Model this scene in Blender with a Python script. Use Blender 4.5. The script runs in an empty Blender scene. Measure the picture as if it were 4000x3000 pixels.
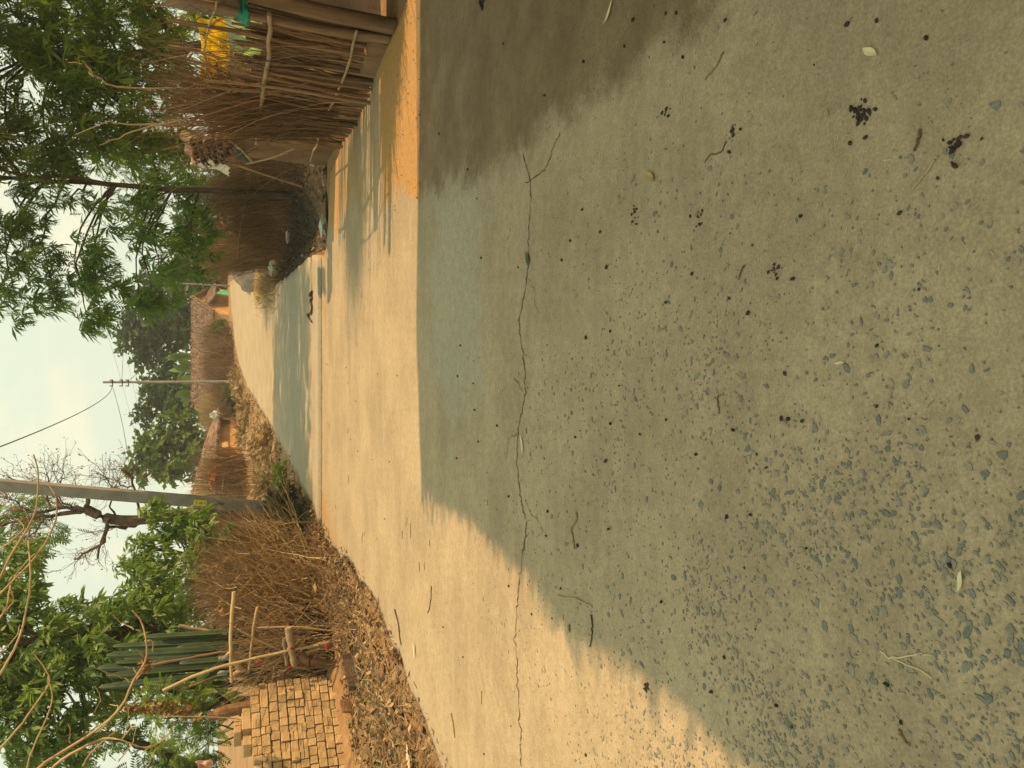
import bpy, math, random
import numpy as np
from mathutils import Vector, Matrix

rng = np.random.default_rng(11)
random.seed(11)
C = bpy.context.scene.collection
S = bpy.context.scene

# ------------------------------------------------------------------ camera
F_PX = 3000.0                       # focal length in pixels of the 4000x3000 photograph
PITCH = math.atan(1150 / F_PX)      # the phone looks down this much
EYE = 1.5
cam_d = bpy.data.cameras.new('camera')
cam = bpy.data.objects.new('camera', cam_d)
C.objects.link(cam)
cam_d.sensor_fit = 'HORIZONTAL'; cam_d.sensor_width = 36.0
cam_d.lens = 36.0 * F_PX / 4000.0
cam_d.clip_start = 0.05; cam_d.clip_end = 3000
Fw = Vector((0, math.cos(PITCH), -math.sin(PITCH)))
Up = Vector((0, math.sin(PITCH), math.cos(PITCH)))
Rt = Vector((1, 0, 0))
# the phone was held upright and the picture is stored on its side: image left is up
m = Matrix.Identity(4)
for i in range(3):
    m[i][0] = -Up[i]; m[i][1] = Rt[i]; m[i][2] = -Fw[i]
m[2][3] = EYE
cam.matrix_world = m
S.camera = cam

# ------------------------------------------------------------------ light
SUN_EL, SUN_AZ = math.radians(45), math.radians(93)    # azimuth clockwise from +Y
sd = Vector((math.sin(SUN_AZ) * math.cos(SUN_EL), math.cos(SUN_AZ) * math.cos(SUN_EL), math.sin(SUN_EL)))
sun_d = bpy.data.lights.new('sun', 'SUN')
sun_d.energy = 3.0; sun_d.angle = math.radians(0.75); sun_d.color = (1.0, 0.64, 0.35)
sun = bpy.data.objects.new('sun', sun_d); C.objects.link(sun)
sun.rotation_euler = sd.to_track_quat('Z', 'Y').to_euler()
sun.location = (20, 0, 30)

W = bpy.data.worlds.new('World'); S.world = W; W.use_nodes = True
nt = W.node_tree; nt.nodes.clear()
N = nt.nodes.new; L = nt.links.new
out = N('ShaderNodeOutputWorld'); bg = N('ShaderNodeBackground'); bg.inputs[1].default_value = 0.1
sky = N('ShaderNodeTexSky'); sky.sky_type = 'NISHITA'; sky.sun_disc = False
sky.sun_elevation = SUN_EL; sky.sun_rotation = SUN_AZ
sky.dust_density = 6.0; sky.air_density = 1.0; sky.ozone_density = 0.6
veil = N('ShaderNodeMix'); veil.data_type = 'RGBA'; veil.inputs[0].default_value = 0.96
L(sky.outputs[0], veil.inputs[6]); veil.inputs[7].default_value = (4.5, 4.88, 3.75, 1)
tc = N('ShaderNodeTexCoord'); mp = N('ShaderNodeMapping'); mp.inputs['Scale'].default_value = (3.0, 3.0, 7.0)
mp.inputs['Location'].default_value = (0.35, 0.0, 0.2)
no = N('ShaderNodeTexNoise'); no.inputs['Scale'].default_value = 1.6; no.inputs['Detail'].default_value = 5; no.inputs['Roughness'].default_value = .55
cr = N('ShaderNodeValToRGB'); cr.color_ramp.elements[0].position = .53; cr.color_ramp.elements[1].position = .66
cl = N('ShaderNodeMix'); cl.data_type = 'RGBA'
L(tc.outputs['Generated'], mp.inputs[0]); L(mp.outputs[0], no.inputs[0]); L(no.outputs[0], cr.inputs[0])
mu = N('ShaderNodeMath'); mu.operation = 'MULTIPLY'; mu.inputs[1].default_value = .6
L(cr.outputs[0], mu.inputs[0]); L(mu.outputs[0], cl.inputs[0])
L(veil.outputs[2], cl.inputs[6]); cl.inputs[7].default_value = (5.7, 5.3, 3.8, 1)
L(cl.outputs[2], bg.inputs[0]); L(bg.outputs[0], out.inputs[0])

S.view_settings.view_transform = 'Standard'; S.view_settings.look = 'None'
S.view_settings.gamma = 1.0; S.view_settings.exposure = 0.95; S.view_settings.use_curve_mapping = False

# ------------------------------------------------------------------ pixel <-> place
def zt(y):
    y = np.asarray(y, float)
    return 0.00028 * np.maximum(0, y - 14) ** 2
def ray(X, Y):
    r = (1500 - Y) / F_PX; d = (X - 2000) / F_PX
    return r, math.cos(PITCH) - d * math.sin(PITCH), -math.sin(PITCH) - d * math.cos(PITCH)
def G(X, Y):                        # point of the ground that a picture point shows
    a, b, c = ray(X, Y); t = .2
    while t < 300 and EYE + c * t > float(zt(b * t)): t *= 1.003
    return np.array((a * t, b * t, float(zt(b * t))))
def D(X, Y, y):                     # point at distance y in the direction of a picture point
    a, b, c = ray(X, Y); t = y / b
    return np.array((a * t, y, EYE + c * t))

def vnoise(x, y, s, seed=0):
    x = np.asarray(x, float) / s; y = np.asarray(y, float) / s
    xi = np.floor(x).astype(int); yi = np.floor(y).astype(int); fx = x - xi; fy = y - yi
    fx = fx * fx * (3 - 2 * fx); fy = fy * fy * (3 - 2 * fy)
    def h(a, b):
        n = (a * 374761393 + b * 668265263 + seed * 974711) & 0x7fffffff
        n = ((n ^ (n >> 13)) * 1274126177) & 0x7fffffff
        return ((n ^ (n >> 16)) & 0xffff) / 65535.0
    return (h(xi, yi) * (1 - fx) + h(xi + 1, yi) * fx) * (1 - fy) + (h(xi, yi + 1) * (1 - fx) + h(xi + 1, yi + 1) * fx) * fy

# ------------------------------------------------------------------ mesh building
class MB:
    def __init__(s): s.v = []; s.f = {3: [], 4: []}; s.t = []; s.m = {3: [], 4: []}; s.n = 0
    def add(s, v, f, tint=.5, mi=0):
        v = np.asarray(v, float).reshape(-1, 3); f = np.asarray(f, int)
        s.v.append(v); s.t.append(np.broadcast_to(np.asarray(tint, float), (len(v),)).copy())
        s.f[f.shape[1]].append(f + s.n); s.m[f.shape[1]].append(np.full(len(f), mi)); s.n += len(v); return s
    def box(s, c, size, rot=0, tint=.5, mi=0, R=None, jit=0, taper=1.0):
        q = np.array([(x, y, z) for z in (-.5, .5) for y in (-.5, .5) for x in (-.5, .5)], float)
        q[4:, :2] *= taper
        if jit: q += rng.normal(0, jit, q.shape)
        q = q * np.asarray(size, float)
        if R is None:
            a, b = math.cos(rot), math.sin(rot); R = np.array([[a, -b, 0], [b, a, 0], [0, 0, 1]])
        q = q @ np.asarray(R).T + np.asarray(c, float)
        return s.add(q, [(0, 2, 3, 1), (4, 5, 7, 6), (0, 1, 5, 4), (2, 6, 7, 3), (0, 4, 6, 2), (1, 3, 7, 5)], tint, mi)
    def tube(s, pts, rad, k=8, tint=.5, mi=0, cap=True):
        P = np.asarray(pts, float)[None]; r = np.broadcast_to(np.asarray(rad, float), (P.shape[1],))[None]
        v, f = tubes(P, r, k); s.add(v, f, tint, mi)
        if cap:
            n = P.shape[1]
            for i, sg in ((0, 1), (n - 1, -1)):
                ring = v.reshape(n, k, 3)[i]
                s.add(np.vstack([ring, P[0, i][None]]), [(j, (j + 1) % k, k) if sg < 0 else ((j + 1) % k, j, k) for j in range(k)], tint, mi)
        return s
    def twigs(s, P, r, k=3, tint=None, mi=0):
        if tint is None: tint = rng.random(len(P))
        v, f = tubes(P, r, k); s.add(v, f, np.repeat(tint, P.shape[1] * k), mi); return s
    def scatter(s, tv, tf, T, R, sc, tint=None, mi=0):
        n = len(T); tv = np.asarray(tv, float); tf = np.asarray(tf, int)
        sc = np.asarray(sc, float)
        if sc.ndim == 1: sc = sc[:, None]
        v = np.einsum('nij,nmj->nmi', R, tv[None] * sc[:, None, :]) + T[:, None, :]
        f = (tf[None] + (np.arange(n) * len(tv))[:, None, None]).reshape(-1, tf.shape[1])
        if tint is None: tint = rng.random(n)
        s.add(v.reshape(-1, 3), f, np.repeat(tint, len(tv)), mi); return s
    def build(s, name, mats, parent=None, smooth=False, loc=None):
        if not isinstance(mats, (list, tuple)): mats = [mats]
        v = np.vstack(s.v); t = np.concatenate(s.t)
        off = np.zeros(3)
        if parent is not None: off = wloc(parent)
        if loc is not None: off = off + np.asarray(loc, float)
        me = bpy.data.meshes.new(name)
        fs = [(k, np.vstack(s.f[k]), np.concatenate(s.m[k])) for k in (3, 4) if s.f[k]]
        nl = sum(k * len(f) for k, f, _ in fs); nf = sum(len(f) for _, f, _ in fs)
        me.vertices.add(len(v)); me.vertices.foreach_set('co', (v - off).astype(np.float32).ravel())
        me.loops.add(nl); me.polygons.add(nf)
        me.loops.foreach_set('vertex_index', np.concatenate([f.ravel() for _, f, _ in fs]).astype(np.int32))
        tot = np.concatenate([np.full(len(f), k) for k, f, _ in fs])
        me.polygons.foreach_set('loop_start', np.concatenate([[0], np.cumsum(tot)[:-1]]).astype(np.int32))
        me.polygons.foreach_set('material_index', np.concatenate([mm for _, _, mm in fs]).astype(np.int32))
        me.polygons.foreach_set('use_smooth', np.full(nf, bool(smooth)))
        for mm in mats: me.materials.append(mm)
        a = me.attributes.new('tint', 'FLOAT', 'POINT'); a.data.foreach_set('value', t.astype(np.float32))
        me.update(calc_edges=True)
        o = bpy.data.objects.new(name, me); C.objects.link(o)
        if parent is not None: o.parent = parent
        if loc is not None: o.location = loc if parent is None else Vector(loc)
        return o

def wloc(o):
    p = np.zeros(3)
    while o is not None: p += np.array(o.location); o = o.parent
    return p
def tubes(P, r, k):
    n, m_, _ = P.shape
    T = np.gradient(P, axis=1); T /= np.linalg.norm(T, axis=2, keepdims=True) + 1e-9
    ref = np.where(np.abs(T[..., 2:3]) > .9, np.array([1., 0, 0]), np.array([0, 0, 1.]))
    A = np.cross(T, ref); A /= np.linalg.norm(A, axis=2, keepdims=True) + 1e-9
    B = np.cross(T, A)
    th = np.arange(k) * 2 * math.pi / k
    v = P[:, :, None] + r[:, :, None, None] * (A[:, :, None] * np.cos(th)[None, None, :, None] + B[:, :, None] * np.sin(th)[None, None, :, None])
    i = np.arange(m_ - 1)[:, None] * k; j = np.arange(k)[None]; jn = (j + 1) % k
    f = np.stack([i + j, i + jn, i + k + jn, i + k + j], -1).reshape(-1, 4)
    f = (f[None] + (np.arange(n) * m_ * k)[:, None, None]).reshape(-1, 4)
    return v.reshape(-1, 3), f
def curve(pts, n=12):                 # smooth line through points
    p = np.asarray(pts, float); m_ = len(p)
    if m_ < 3: return np.array([p[0] + (p[-1] - p[0]) * t for t in np.linspace(0, 1, n)])
    q = np.vstack([2 * p[0] - p[1], p, 2 * p[-1] - p[-2]]); o = []
    for u in np.linspace(0, m_ - 1 - 1e-6, n):
        i = int(u); t = u - i; a, b, c, d = q[i:i + 4]
        o.append(.5 * (2 * b + (c - a) * t + (2 * a - 5 * b + 4 * c - d) * t * t + (3 * b - a - 3 * c + d) * t ** 3))
    return np.array(o)
def rots(dirs, roll=None):            # matrices whose x axis points along dirs
    X = np.asarray(dirs, float); X = X / (np.linalg.norm(X, axis=1, keepdims=True) + 1e-9)
    ref = np.where(np.abs(X[:, 2:3]) > .95, np.array([1., 0, 0]), np.array([0, 0, 1.]))
    Yv = np.cross(ref, X); Yv /= np.linalg.norm(Yv, axis=1, keepdims=True) + 1e-9
    Z = np.cross(X, Yv)
    if roll is None: roll = rng.normal(0, .6, len(X))
    c, s_ = np.cos(roll)[:, None], np.sin(roll)[:, None]
    return np.stack([X, Yv * c + Z * s_, Z * c - Yv * s_], -1)
def rotz(a):
    a = np.asarray(a, float); c, s_, z, o = np.cos(a), np.sin(a), np.zeros_like(a), np.ones_like(a)
    return np.stack([np.stack([c, -s_, z], -1), np.stack([s_, c, z], -1), np.stack([z, z, o], -1)], -2)

# ------------------------------------------------------------------ naming
def tag(o, label=None, cat=None, group=None, kind=None):
    if label: o['label'] = label
    if cat: o['category'] = cat
    if group: o['group'] = group
    if kind: o['kind'] = kind
    return o
def thing(name, label, cat, loc, group=None):
    o = bpy.data.objects.new(name, None); C.objects.link(o); o.location = [float(q) for q in loc]
    o.empty_display_size = .2
    return tag(o, label, cat, group)
def stuff(o): o['kind'] = 'stuff'; return o

# ------------------------------------------------------------------ materials
def mat(name, c1, c2, scale=6.0, rough=.9, bump=.3, c3=None, use_tint=.5, translucent=0.0, obj_rand=0.0, fine=0.0, spec=.2, bscale=None, stretch=None):
    M = bpy.data.materials.new(name); M.use_nodes = True
    t = M.node_tree; nd = t.nodes; lk = t.links.new
    b = nd['Principled BSDF']; b.inputs['Roughness'].default_value = rough
    b.inputs['Specular IOR Level'].default_value = spec
    geo = nd.new('ShaderNodeNewGeometry'); src = geo.outputs['Position']
    if stretch:
        mpn = nd.new('ShaderNodeMapping'); mpn.inputs['Scale'].default_value = stretch; lk(src, mpn.inputs[0]); src = mpn.outputs[0]
    n1 = nd.new('ShaderNodeTexNoise'); n1.inputs['Scale'].default_value = scale; n1.inputs['Detail'].default_value = 6; n1.inputs['Roughness'].default_value = .62
    lk(src, n1.inputs[0])
    rp = nd.new('ShaderNodeMapRange'); rp.inputs[1].default_value = .32; rp.inputs[2].default_value = .68
    fac = nd.new('ShaderNodeMath'); fac.operation = 'MULTIPLY_ADD'; fac.inputs[1].default_value = 1 - use_tint
    lk(n1.outputs[0], rp.inputs[0]); lk(rp.outputs[0], fac.inputs[0])
    at = nd.new('ShaderNodeAttribute'); at.attribute_name = 'tint'
    tm = nd.new('ShaderNodeMath'); tm.operation = 'MULTIPLY'; tm.inputs[1].default_value = use_tint
    if obj_rand:
        oi = nd.new('ShaderNodeObjectInfo'); lk(oi.outputs['Random'], tm.inputs[0])
    else: lk(at.outputs['Fac'], tm.inputs[0])
    lk(tm.outputs[0], fac.inputs[2])
    mx = nd.new('ShaderNodeValToRGB'); e = mx.color_ramp.elements
    e[0].position = .05; e[0].color = (*c1, 1); e[1].position = .95; e[1].color = (*c2, 1)
    if c3: k = e.new(.5); k.color = (*c3, 1)
    lk(fac.outputs[0], mx.inputs[0]); col = mx.outputs[0]
    if fine:
        n2 = nd.new('ShaderNodeTexNoise'); n2.inputs['Scale'].default_value = scale * 14; n2.inputs['Detail'].default_value = 3
        lk(src, n2.inputs[0])
        r2 = nd.new('ShaderNodeMapRange'); r2.inputs[1].default_value = .3; r2.inputs[2].default_value = .7; r2.inputs[3].default_value = 1 - fine; r2.inputs[4].default_value = 1 + fine
        lk(n2.outputs[0], r2.inputs[0])
        ml = nd.new('ShaderNodeMix'); ml.data_type = 'RGBA'; ml.blend_type = 'MULTIPLY'; ml.inputs[0].default_value = 1
        lk(col, ml.inputs[6]); lk(r2.outputs[0], ml.inputs[7]); col = ml.outputs[2]
    lk(col, b.inputs['Base Color'])
    if bump:
        nb = nd.new('ShaderNodeTexNoise'); nb.inputs['Scale'].default_value = bscale or scale * 4; nb.inputs['Detail'].default_value = 5
        lk(src, nb.inputs[0])
        bp = nd.new('ShaderNodeBump'); bp.inputs['Strength'].default_value = bump; bp.inputs['Distance'].default_value = .02
        lk(nb.outputs[0], bp.inputs['Height']); lk(bp.outputs[0], b.inputs['Normal'])
    if translucent:
        tr = nd.new('ShaderNodeBsdfTranslucent'); mxs = nd.new('ShaderNodeMixShader'); mxs.inputs[0].default_value = translucent
        br = nd.new('ShaderNodeMix'); br.data_type = 'RGBA'; br.blend_type = 'MULTIPLY'; br.inputs[0].default_value = 1; br.inputs[7].default_value = (1.25, 1.25, .8, 1)
        lk(col, br.inputs[6]); lk(br.outputs[2], tr.inputs[0])
        lk(b.outputs[0], mxs.inputs[1]); lk(tr.outputs[0], mxs.inputs[2]); lk(mxs.outputs[0], nd['Material Output'].inputs[0])
    return M
M = {}
M['leaf_neem'] = mat('neem_leaf', (.05, .125, .028), (.205, .32, .055), 1.2, .5, 0, use_tint=.75, translucent=.45, spec=.35)
M['leaf_bright'] = mat('bright_leaf', (.08, .17, .03), (.27, .37, .055), 1.2, .5, 0, use_tint=.75, translucent=.5, spec=.35)
M['leaf_broad'] = mat('broad_leaf', (.06, .145, .035), (.27, .38, .09), 1.2, .45, 0, use_tint=.75, translucent=.45, spec=.45)
M['leaf_far'] = mat('far_leaf', (.03, .07, .025), (.085, .15, .04), .6, .6, 0, use_tint=.7, translucent=.3)
M['leaf_far_b'] = mat('far_bright_leaf', (.06, .12, .02), (.14, .22, .04), .6, .6, 0, use_tint=.7, translucent=.35)
M['leaf_dry'] = mat('dry_leaf', (.13, .075, .03), (.42, .28, .13), 3, .8, 0, use_tint=.8, translucent=.15)
M['bark'] = mat('bark', (.045, .032, .02), (.13, .095, .06), 14, .95, .8, use_tint=.1, stretch=(1, 1, .25))
M['bark_brown'] = mat('brown_bark', (.075, .055, .038), (.20, .15, .10), 12, .95, .8, use_tint=.1)
M['bark_log'] = mat('peeling_bark', (.12, .065, .03), (.27, .16, .08), 9, .95, .9, use_tint=.1, fine=.2)
M['bark_pale'] = mat('pale_bark', (.17, .12, .07), (.36, .27, .16), 10, .9, .4, use_tint=.4)
M['twig'] = mat('dry_twig', (.10, .06, .03), (.35, .235, .12), 2.5, .85, 0, use_tint=.8)
M['twig_red'] = mat('brown_twig', (.085, .05, .025), (.32, .20, .10), 2.5, .85, 0, use_tint=.8)
M['twig_pale'] = mat('pale_twig', (.26, .175, .08), (.50, .38, .21), 8, .75, .2, use_tint=.5)
M['straw'] = mat('straw', (.24, .16, .06), (.55, .42, .20), 4, .8, 0, use_tint=.85)
M['bank_grass'] = mat('dry_bank_grass', (.17, .12, .05), (.40, .30, .14), 4, .85, 0, use_tint=.85)
M['litter'] = mat('dry_litter', (.07, .045, .022), (.42, .31, .16), 3, .85, 0, use_tint=.85, c3=(.19, .125, .058))
M['wood'] = mat('weathered_wood', (.085, .05, .026), (.33, .21, .11), 9, .9, .6, use_tint=.4, stretch=(1, 1, .12))
M['wood_pale'] = mat('pale_wood', (.26, .18, .09), (.46, .34, .19), 9, .85, .4, use_tint=.4, stretch=(1, 1, .3))
M['bamboo'] = mat('bamboo', (.34, .25, .12), (.55, .44, .24), 9, .6, .2, use_tint=.5)
M['brick'] = mat('sun_dried_brick', (.24, .175, .09), (.48, .345, .18), 9, .95, .7, use_tint=.55, obj_rand=1, fine=.22, c3=(.41, .295, .145))
M['mud_wall'] = mat('mud_wall', (.16, .10, .055), (.28, .185, .10), 2.2, .95, .7, use_tint=0, fine=.15)
M['ochre_wall'] = mat('ochre_plaster', (.38, .21, .075), (.52, .31, .12), 1.2, .9, .3, use_tint=0, fine=.08)
M['tan_wall'] = mat('tan_plaster', (.46, .30, .14), (.6, .41, .21), 1.0, .9, .3, use_tint=0, fine=.08)
M['grey_plaster'] = mat('grey_plaster', (.17, .145, .10), (.27, .235, .165), 1.6, .9, .3, use_tint=0, fine=.08)
M['tile'] = mat('clay_tile', (.085, .058, .04), (.245, .165, .11), 5, .85, .4, use_tint=.6, fine=.15)
M['tile_obj'] = mat('clay_roof_tile', (.11, .07, .045), (.31, .205, .13), 5, .85, .4, use_tint=.7, obj_rand=1, fine=.15)
M['pole'] = mat('cast_concrete', (.20, .19, .155), (.30, .285, .235), 3, .85, .3, use_tint=0, fine=.1)
M['wire'] = mat('wire', (.03, .03, .03), (.06, .06, .055), 3, .6, 0)
M['wire_pale'] = mat('bare_wire', (.18, .18, .16), (.28, .28, .25), 3, .5, 0)
M['yellow'] = mat('yellow_paint', (.62, .50, .04), (.72, .60, .06), 6, .6, 0, use_tint=0)
M['black'] = mat('black_paint', (.03, .03, .02), (.06, .06, .04), 6, .7, 0, use_tint=0)
M['yellow_sheet'] = mat('yellow_plastic', (.62, .47, .03), (.8, .66, .08), 5, .5, .3, use_tint=.2, translucent=.6)
M['mint_sheet'] = mat('mint_plastic', (.48, .64, .55), (.70, .80, .72), 5, .5, .3, use_tint=.2, translucent=.55)
M['white_sheet'] = mat('white_plastic', (.52, .53, .47), (.74, .74, .66), 5, .5, .3, use_tint=.2, translucent=.25)
M['sack'] = mat('pale_sack', (.42, .33, .21), (.62, .52, .36), 6, .8, .4, use_tint=.2, translucent=.35)
M['blue_cloth'] = mat('blue_cloth', (.08, .17, .21), (.17, .29, .33), 5, .8, .2, use_tint=.2)
M['teal_cloth'] = mat('teal_cloth', (.02, .14, .09), (.04, .26, .16), 6, .7, .2, use_tint=.2)
M['green_cloth'] = mat('green_cloth', (.06, .34, .16), (.14, .46, .25), 5, .7, .2, use_tint=.2)
M['red_cloth'] = mat('red_cloth', (.22, .022, .02), (.34, .045, .035), 8, .7, .2, use_tint=.2)
M['orange_cloth'] = mat('orange_cloth', (.50, .12, .04), (.62, .2, .07), 8, .7, .2, use_tint=.2, translucent=.3)
M['grey_rag'] = mat('grey_green_rag', (.16, .19, .16), (.28, .31, .26), 8, .8, .2, use_tint=.2)
M['pink_cloth'] = mat('pink_cloth', (.55, .30, .25), (.68, .42, .34), 8, .7, .2, use_tint=.2)
M['cactus'] = mat('cactus_skin', (.010, .028, .011), (.07, .115, .038), 4, .6, .2, use_tint=.4, spec=.4)
M['banana'] = mat('banana_leaf', (.09, .17, .03), (.17, .27, .055), 3, .45, 0, use_tint=.6, translucent=.4, spec=.4)
M['dung'] = mat('dark_dropping', (.028, .022, .014), (.085, .064, .04), 40, .8, .5, use_tint=.5, obj_rand=1)
M['stone'] = mat('bluish_stone', (.15, .155, .128), (.34, .29, .20), 20, .85, .4, use_tint=.75, obj_rand=0, fine=.15, c3=(.215, .212, .165))
M['stone_obj'] = mat('bluish_chip', (.145, .15, .125), (.33, .285, .20), 20, .85, .4, use_tint=.75, obj_rand=1, fine=.15, c3=(.205, .203, .158))
M['crack'] = mat('crack_dirt', (.07, .055, .03), (.15, .115, .065), 30, .95, 0, use_tint=.3)
M['rubble'] = mat('grey_rubble', (.16, .135, .10), (.30, .25, .18), 3, .95, .6, use_tint=.3, fine=.15)
M['terracotta'] = mat('terracotta', (.22, .09, .045), (.34, .15, .075), 8, .85, .3, use_tint=.2)
M['petal'] = mat('pale_petal', (.55, .48, .25), (.68, .6, .36), 20, .6, 0, use_tint=.2)
M['plant_dark'] = mat('dark_weed', (.035, .05, .02), (.10, .11, .04), 3, .6, 0, use_tint=.8, translucent=.25)

# road concrete: dusty tan with greyer clean patches, painted tree shade, brown mud spread from the right
def attr(nd, n):
    a = nd.new('ShaderNodeAttribute'); a.attribute_name = n; return a.outputs['Fac']
def road_material():
    R = bpy.data.materials.new('dusty_concrete'); R.use_nodes = True
    t = R.node_tree; nd = t.nodes; lk = t.links.new; b = nd['Principled BSDF']
    b.inputs['Roughness'].default_value = .88; b.inputs['Specular IOR Level'].default_value = .25
    pos = nd.new('ShaderNodeNewGeometry').outputs['Position']
    def noise(s, d=6, r=.6, src=pos, dist=0):
        n = nd.new('ShaderNodeTexNoise'); n.inputs['Scale'].default_value = s; n.inputs['Detail'].default_value = d; n.inputs['Roughness'].default_value = r
        n.inputs['Distortion'].default_value = dist
        lk(src, n.inputs[0]); return n.outputs[0]
    def rng_(x, a, b_, c=0, d=1):
        n = nd.new('ShaderNodeMapRange'); n.interpolation_type = 'SMOOTHSTEP'
        for i, q in ((1, a), (2, b_), (3, c), (4, d)): n.inputs[i].default_value = q
        lk(x, n.inputs[0]); return n.outputs[0]
    def mth(op, a, b_):
        n = nd.new('ShaderNodeMath'); n.operation = op
        for i, q in enumerate((a, b_)):
            if isinstance(q, (int, float)): n.inputs[i].default_value = q
            else: lk(q, n.inputs[i])
        return n.outputs[0]
    def mix(f, a, b_, blend='MIX'):
        n = nd.new('ShaderNodeMix'); n.data_type = 'RGBA'; n.blend_type = blend
        for i, q in ((0, f), (6, a), (7, b_)):
            if isinstance(q, (int, float)): n.inputs[i].default_value = q
            elif isinstance(q, tuple): n.inputs[i].default_value = (*q, 1)
            else: lk(q, n.inputs[i])
        return n.outputs[2]
    st = nd.new('ShaderNodeMapping'); st.inputs['Scale'].default_value = (.45, 2.6, 1); lk(pos, st.inputs[0])
    col = mix(rng_(noise(1.1, 7, .65), .36, .64), (.315, .252, .155), (.395, .318, .198))
    col = mix(mth('MULTIPLY', rng_(noise(2.2, 5, .6, st.outputs[0]), .45, .7), .45), col, (.43, .345, .215))
    # clean greyish cement; on the far slab also the tree's shade, painted in
    g = mth('ADD', attr(nd, 'clean_shade'), mth('MULTIPLY', mth('SUBTRACT', noise(2.4, 6, .65), .5), 1.3))
    col = mix(mth('MULTIPLY', rng_(g, .42, .75), .6), col, (.36, .342, .25))
    # orange dust along the joint and edges, strongest in the strip past the mud
    du = mth('ADD', attr(nd, 'dust'), mth('MULTIPLY', mth('SUBTRACT', noise(3.0, 6, .65), .5), 1.0))
    col = mix(mth('MULTIPLY', rng_(du, .3, .9), .9), col, (.40, .225, .07))
    # brown mud, ending where the orange dust strip begins
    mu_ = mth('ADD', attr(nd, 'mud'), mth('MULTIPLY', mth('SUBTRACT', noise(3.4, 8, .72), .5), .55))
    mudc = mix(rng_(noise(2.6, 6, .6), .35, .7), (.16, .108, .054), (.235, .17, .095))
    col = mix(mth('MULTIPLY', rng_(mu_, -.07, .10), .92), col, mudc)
    # grit: dark and pale specks
    v = nd.new('ShaderNodeTexVoronoi'); v.inputs['Scale'].default_value = 55; lk(pos, v.inputs[0])
    sp = mth('MULTIPLY', rng_(v.outputs[0], .10, .24, 1, 0), rng_(noise(6, 3), .5, .62))
    col = mix(mth('MULTIPLY', sp, .55), col, (.12, .105, .07))
    v2 = nd.new('ShaderNodeTexVoronoi'); v2.inputs['Scale'].default_value = 33; lk(pos, v2.inputs[0])
    sp2 = mth('MULTIPLY', rng_(v2.outputs[0], .08, .2, 1, 0), rng_(noise(4, 3), .52, .66))
    col = mix(mth('MULTIPLY', sp2, .5), col, (.19, .20, .165))
    fine = mth('MULTIPLY', rng_(noise(120, 4, .75), .3, .7, .80, 1.19), rng_(noise(17, 5, .7), .3, .7, .90, 1.10))
    n = nd.new('ShaderNodeCombineColor')
    for i in range(3): lk(fine, n.inputs[i])
    col = mix(1.0, col, n.outputs[0], 'MULTIPLY')
    lk(col, b.inputs['Base Color'])
    h = mth('ADD', mth('MULTIPLY', noise(38, 6, .7), .6), mth('MULTIPLY', noise(5, 4, .6, st.outputs[0]), .8))
    bp = nd.new('ShaderNodeBump'); bp.inputs['Strength'].default_value = .5; bp.inputs['Distance'].default_value = .014
    lk(h, bp.inputs['Height']); lk(bp.outputs[0], b.inputs['Normal'])
    return R
M['road'] = road_material()
M['soil'] = mat('ochre_soil', (.20, .125, .058), (.37, .24, .11), .8, .95, .5, use_tint=.45, fine=.16, bscale=9, c3=(.28, .175, .08))

# ------------------------------------------------------------------ ground, road
def polyx(pts):
    pts = sorted((float(p[1]), float(p[0])) for p in pts)
    ys, xs = [p[0] for p in pts], [p[1] for p in pts]
    return lambda y: np.interp(y, ys, xs)
EL_PTS = [(-2.9, -3), (-2.85, 3), (-2.72, 5.3), (-2.25, 7.4), (-2.22, 8.4), (-2.16, 9.6), (-2.3, 11), (-2.12, 12.3), (-1.98, 13), (-1.88, 14.7), (-1.72, 16.3), (-1.6, 18.3), (-1.35, 21.2), (-.95, 27), (-.15, 37.7), (1.0, 46), (2.45, 52), (5.2, 58), (9, 63), (16, 68), (30, 74)]
ER_PTS = [(3.2, -3), (3.2, 9), (3.0, 11.1), (1.98, 11.55), (1.9, 11.9), (2.1, 13), (2.23, 14.3), (2.3, 16.6), (2.55, 20), (2.8, 24.4), (3.6, 32.6), (5.0, 41), (6.9, 51), (9.5, 56), (14, 61), (30, 67)]
edgeL, edgeR = polyx(EL_PTS), polyx(ER_PTS)

def near_h(x, y):    # unevenness of bare ground beside the road
    return (vnoise(x, y, .9, 3) - .5) * .10 + (vnoise(x, y, .28, 4) - .5) * .035
def ground_z(x, y):
    x = np.asarray(x, float); y = np.asarray(y, float)
    l, r = edgeL(y), edgeR(y)
    d = np.maximum(l - x, x - r)                     # >0 outside the road
    w = np.clip(d / .5, 0, 1)
    far = np.clip((np.hypot(x, y) - 60) / 60, 0, 1)
    z = zt(np.minimum(y, 75)) - .05 + w * (.03 + near_h(x, y) * np.where((x > 0) & (y < 11.6), .45, 1))
    left = np.clip((l - x) / 1.5, 0, 1) * np.clip((y - 6) / 3, 0, 1) * .05
    ditch = np.exp(-((x - r - .75) / .45) ** 2) * np.clip((y - 11.6) / .5, 0, 1) * np.clip((24 - y) / 3, 0, 1) * .28
    return z + left - ditch + far * (vnoise(x, y, 30, 8) - .5) * 1.0
def axis(parts):
    return np.concatenate([np.arange(a, b, s) for a, b, s in parts] + [[parts[-1][1]]])
gx = axis([(-400, -60, 34), (-60, -12, 4), (-12, -6, .5), (-6, 6, .16), (6, 12, .5), (12, 60, 4), (60, 400, 34)])
gy = axis([(-60, -6, 6), (-6, 3, .6), (3, 26, .16), (26, 70, 1), (70, 130, 6), (130, 900, 70)])
X_, Y_ = np.meshgrid(gx, gy); Z_ = ground_z(X_, Y_)
nx, ny = len(gx), len(gy)
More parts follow.
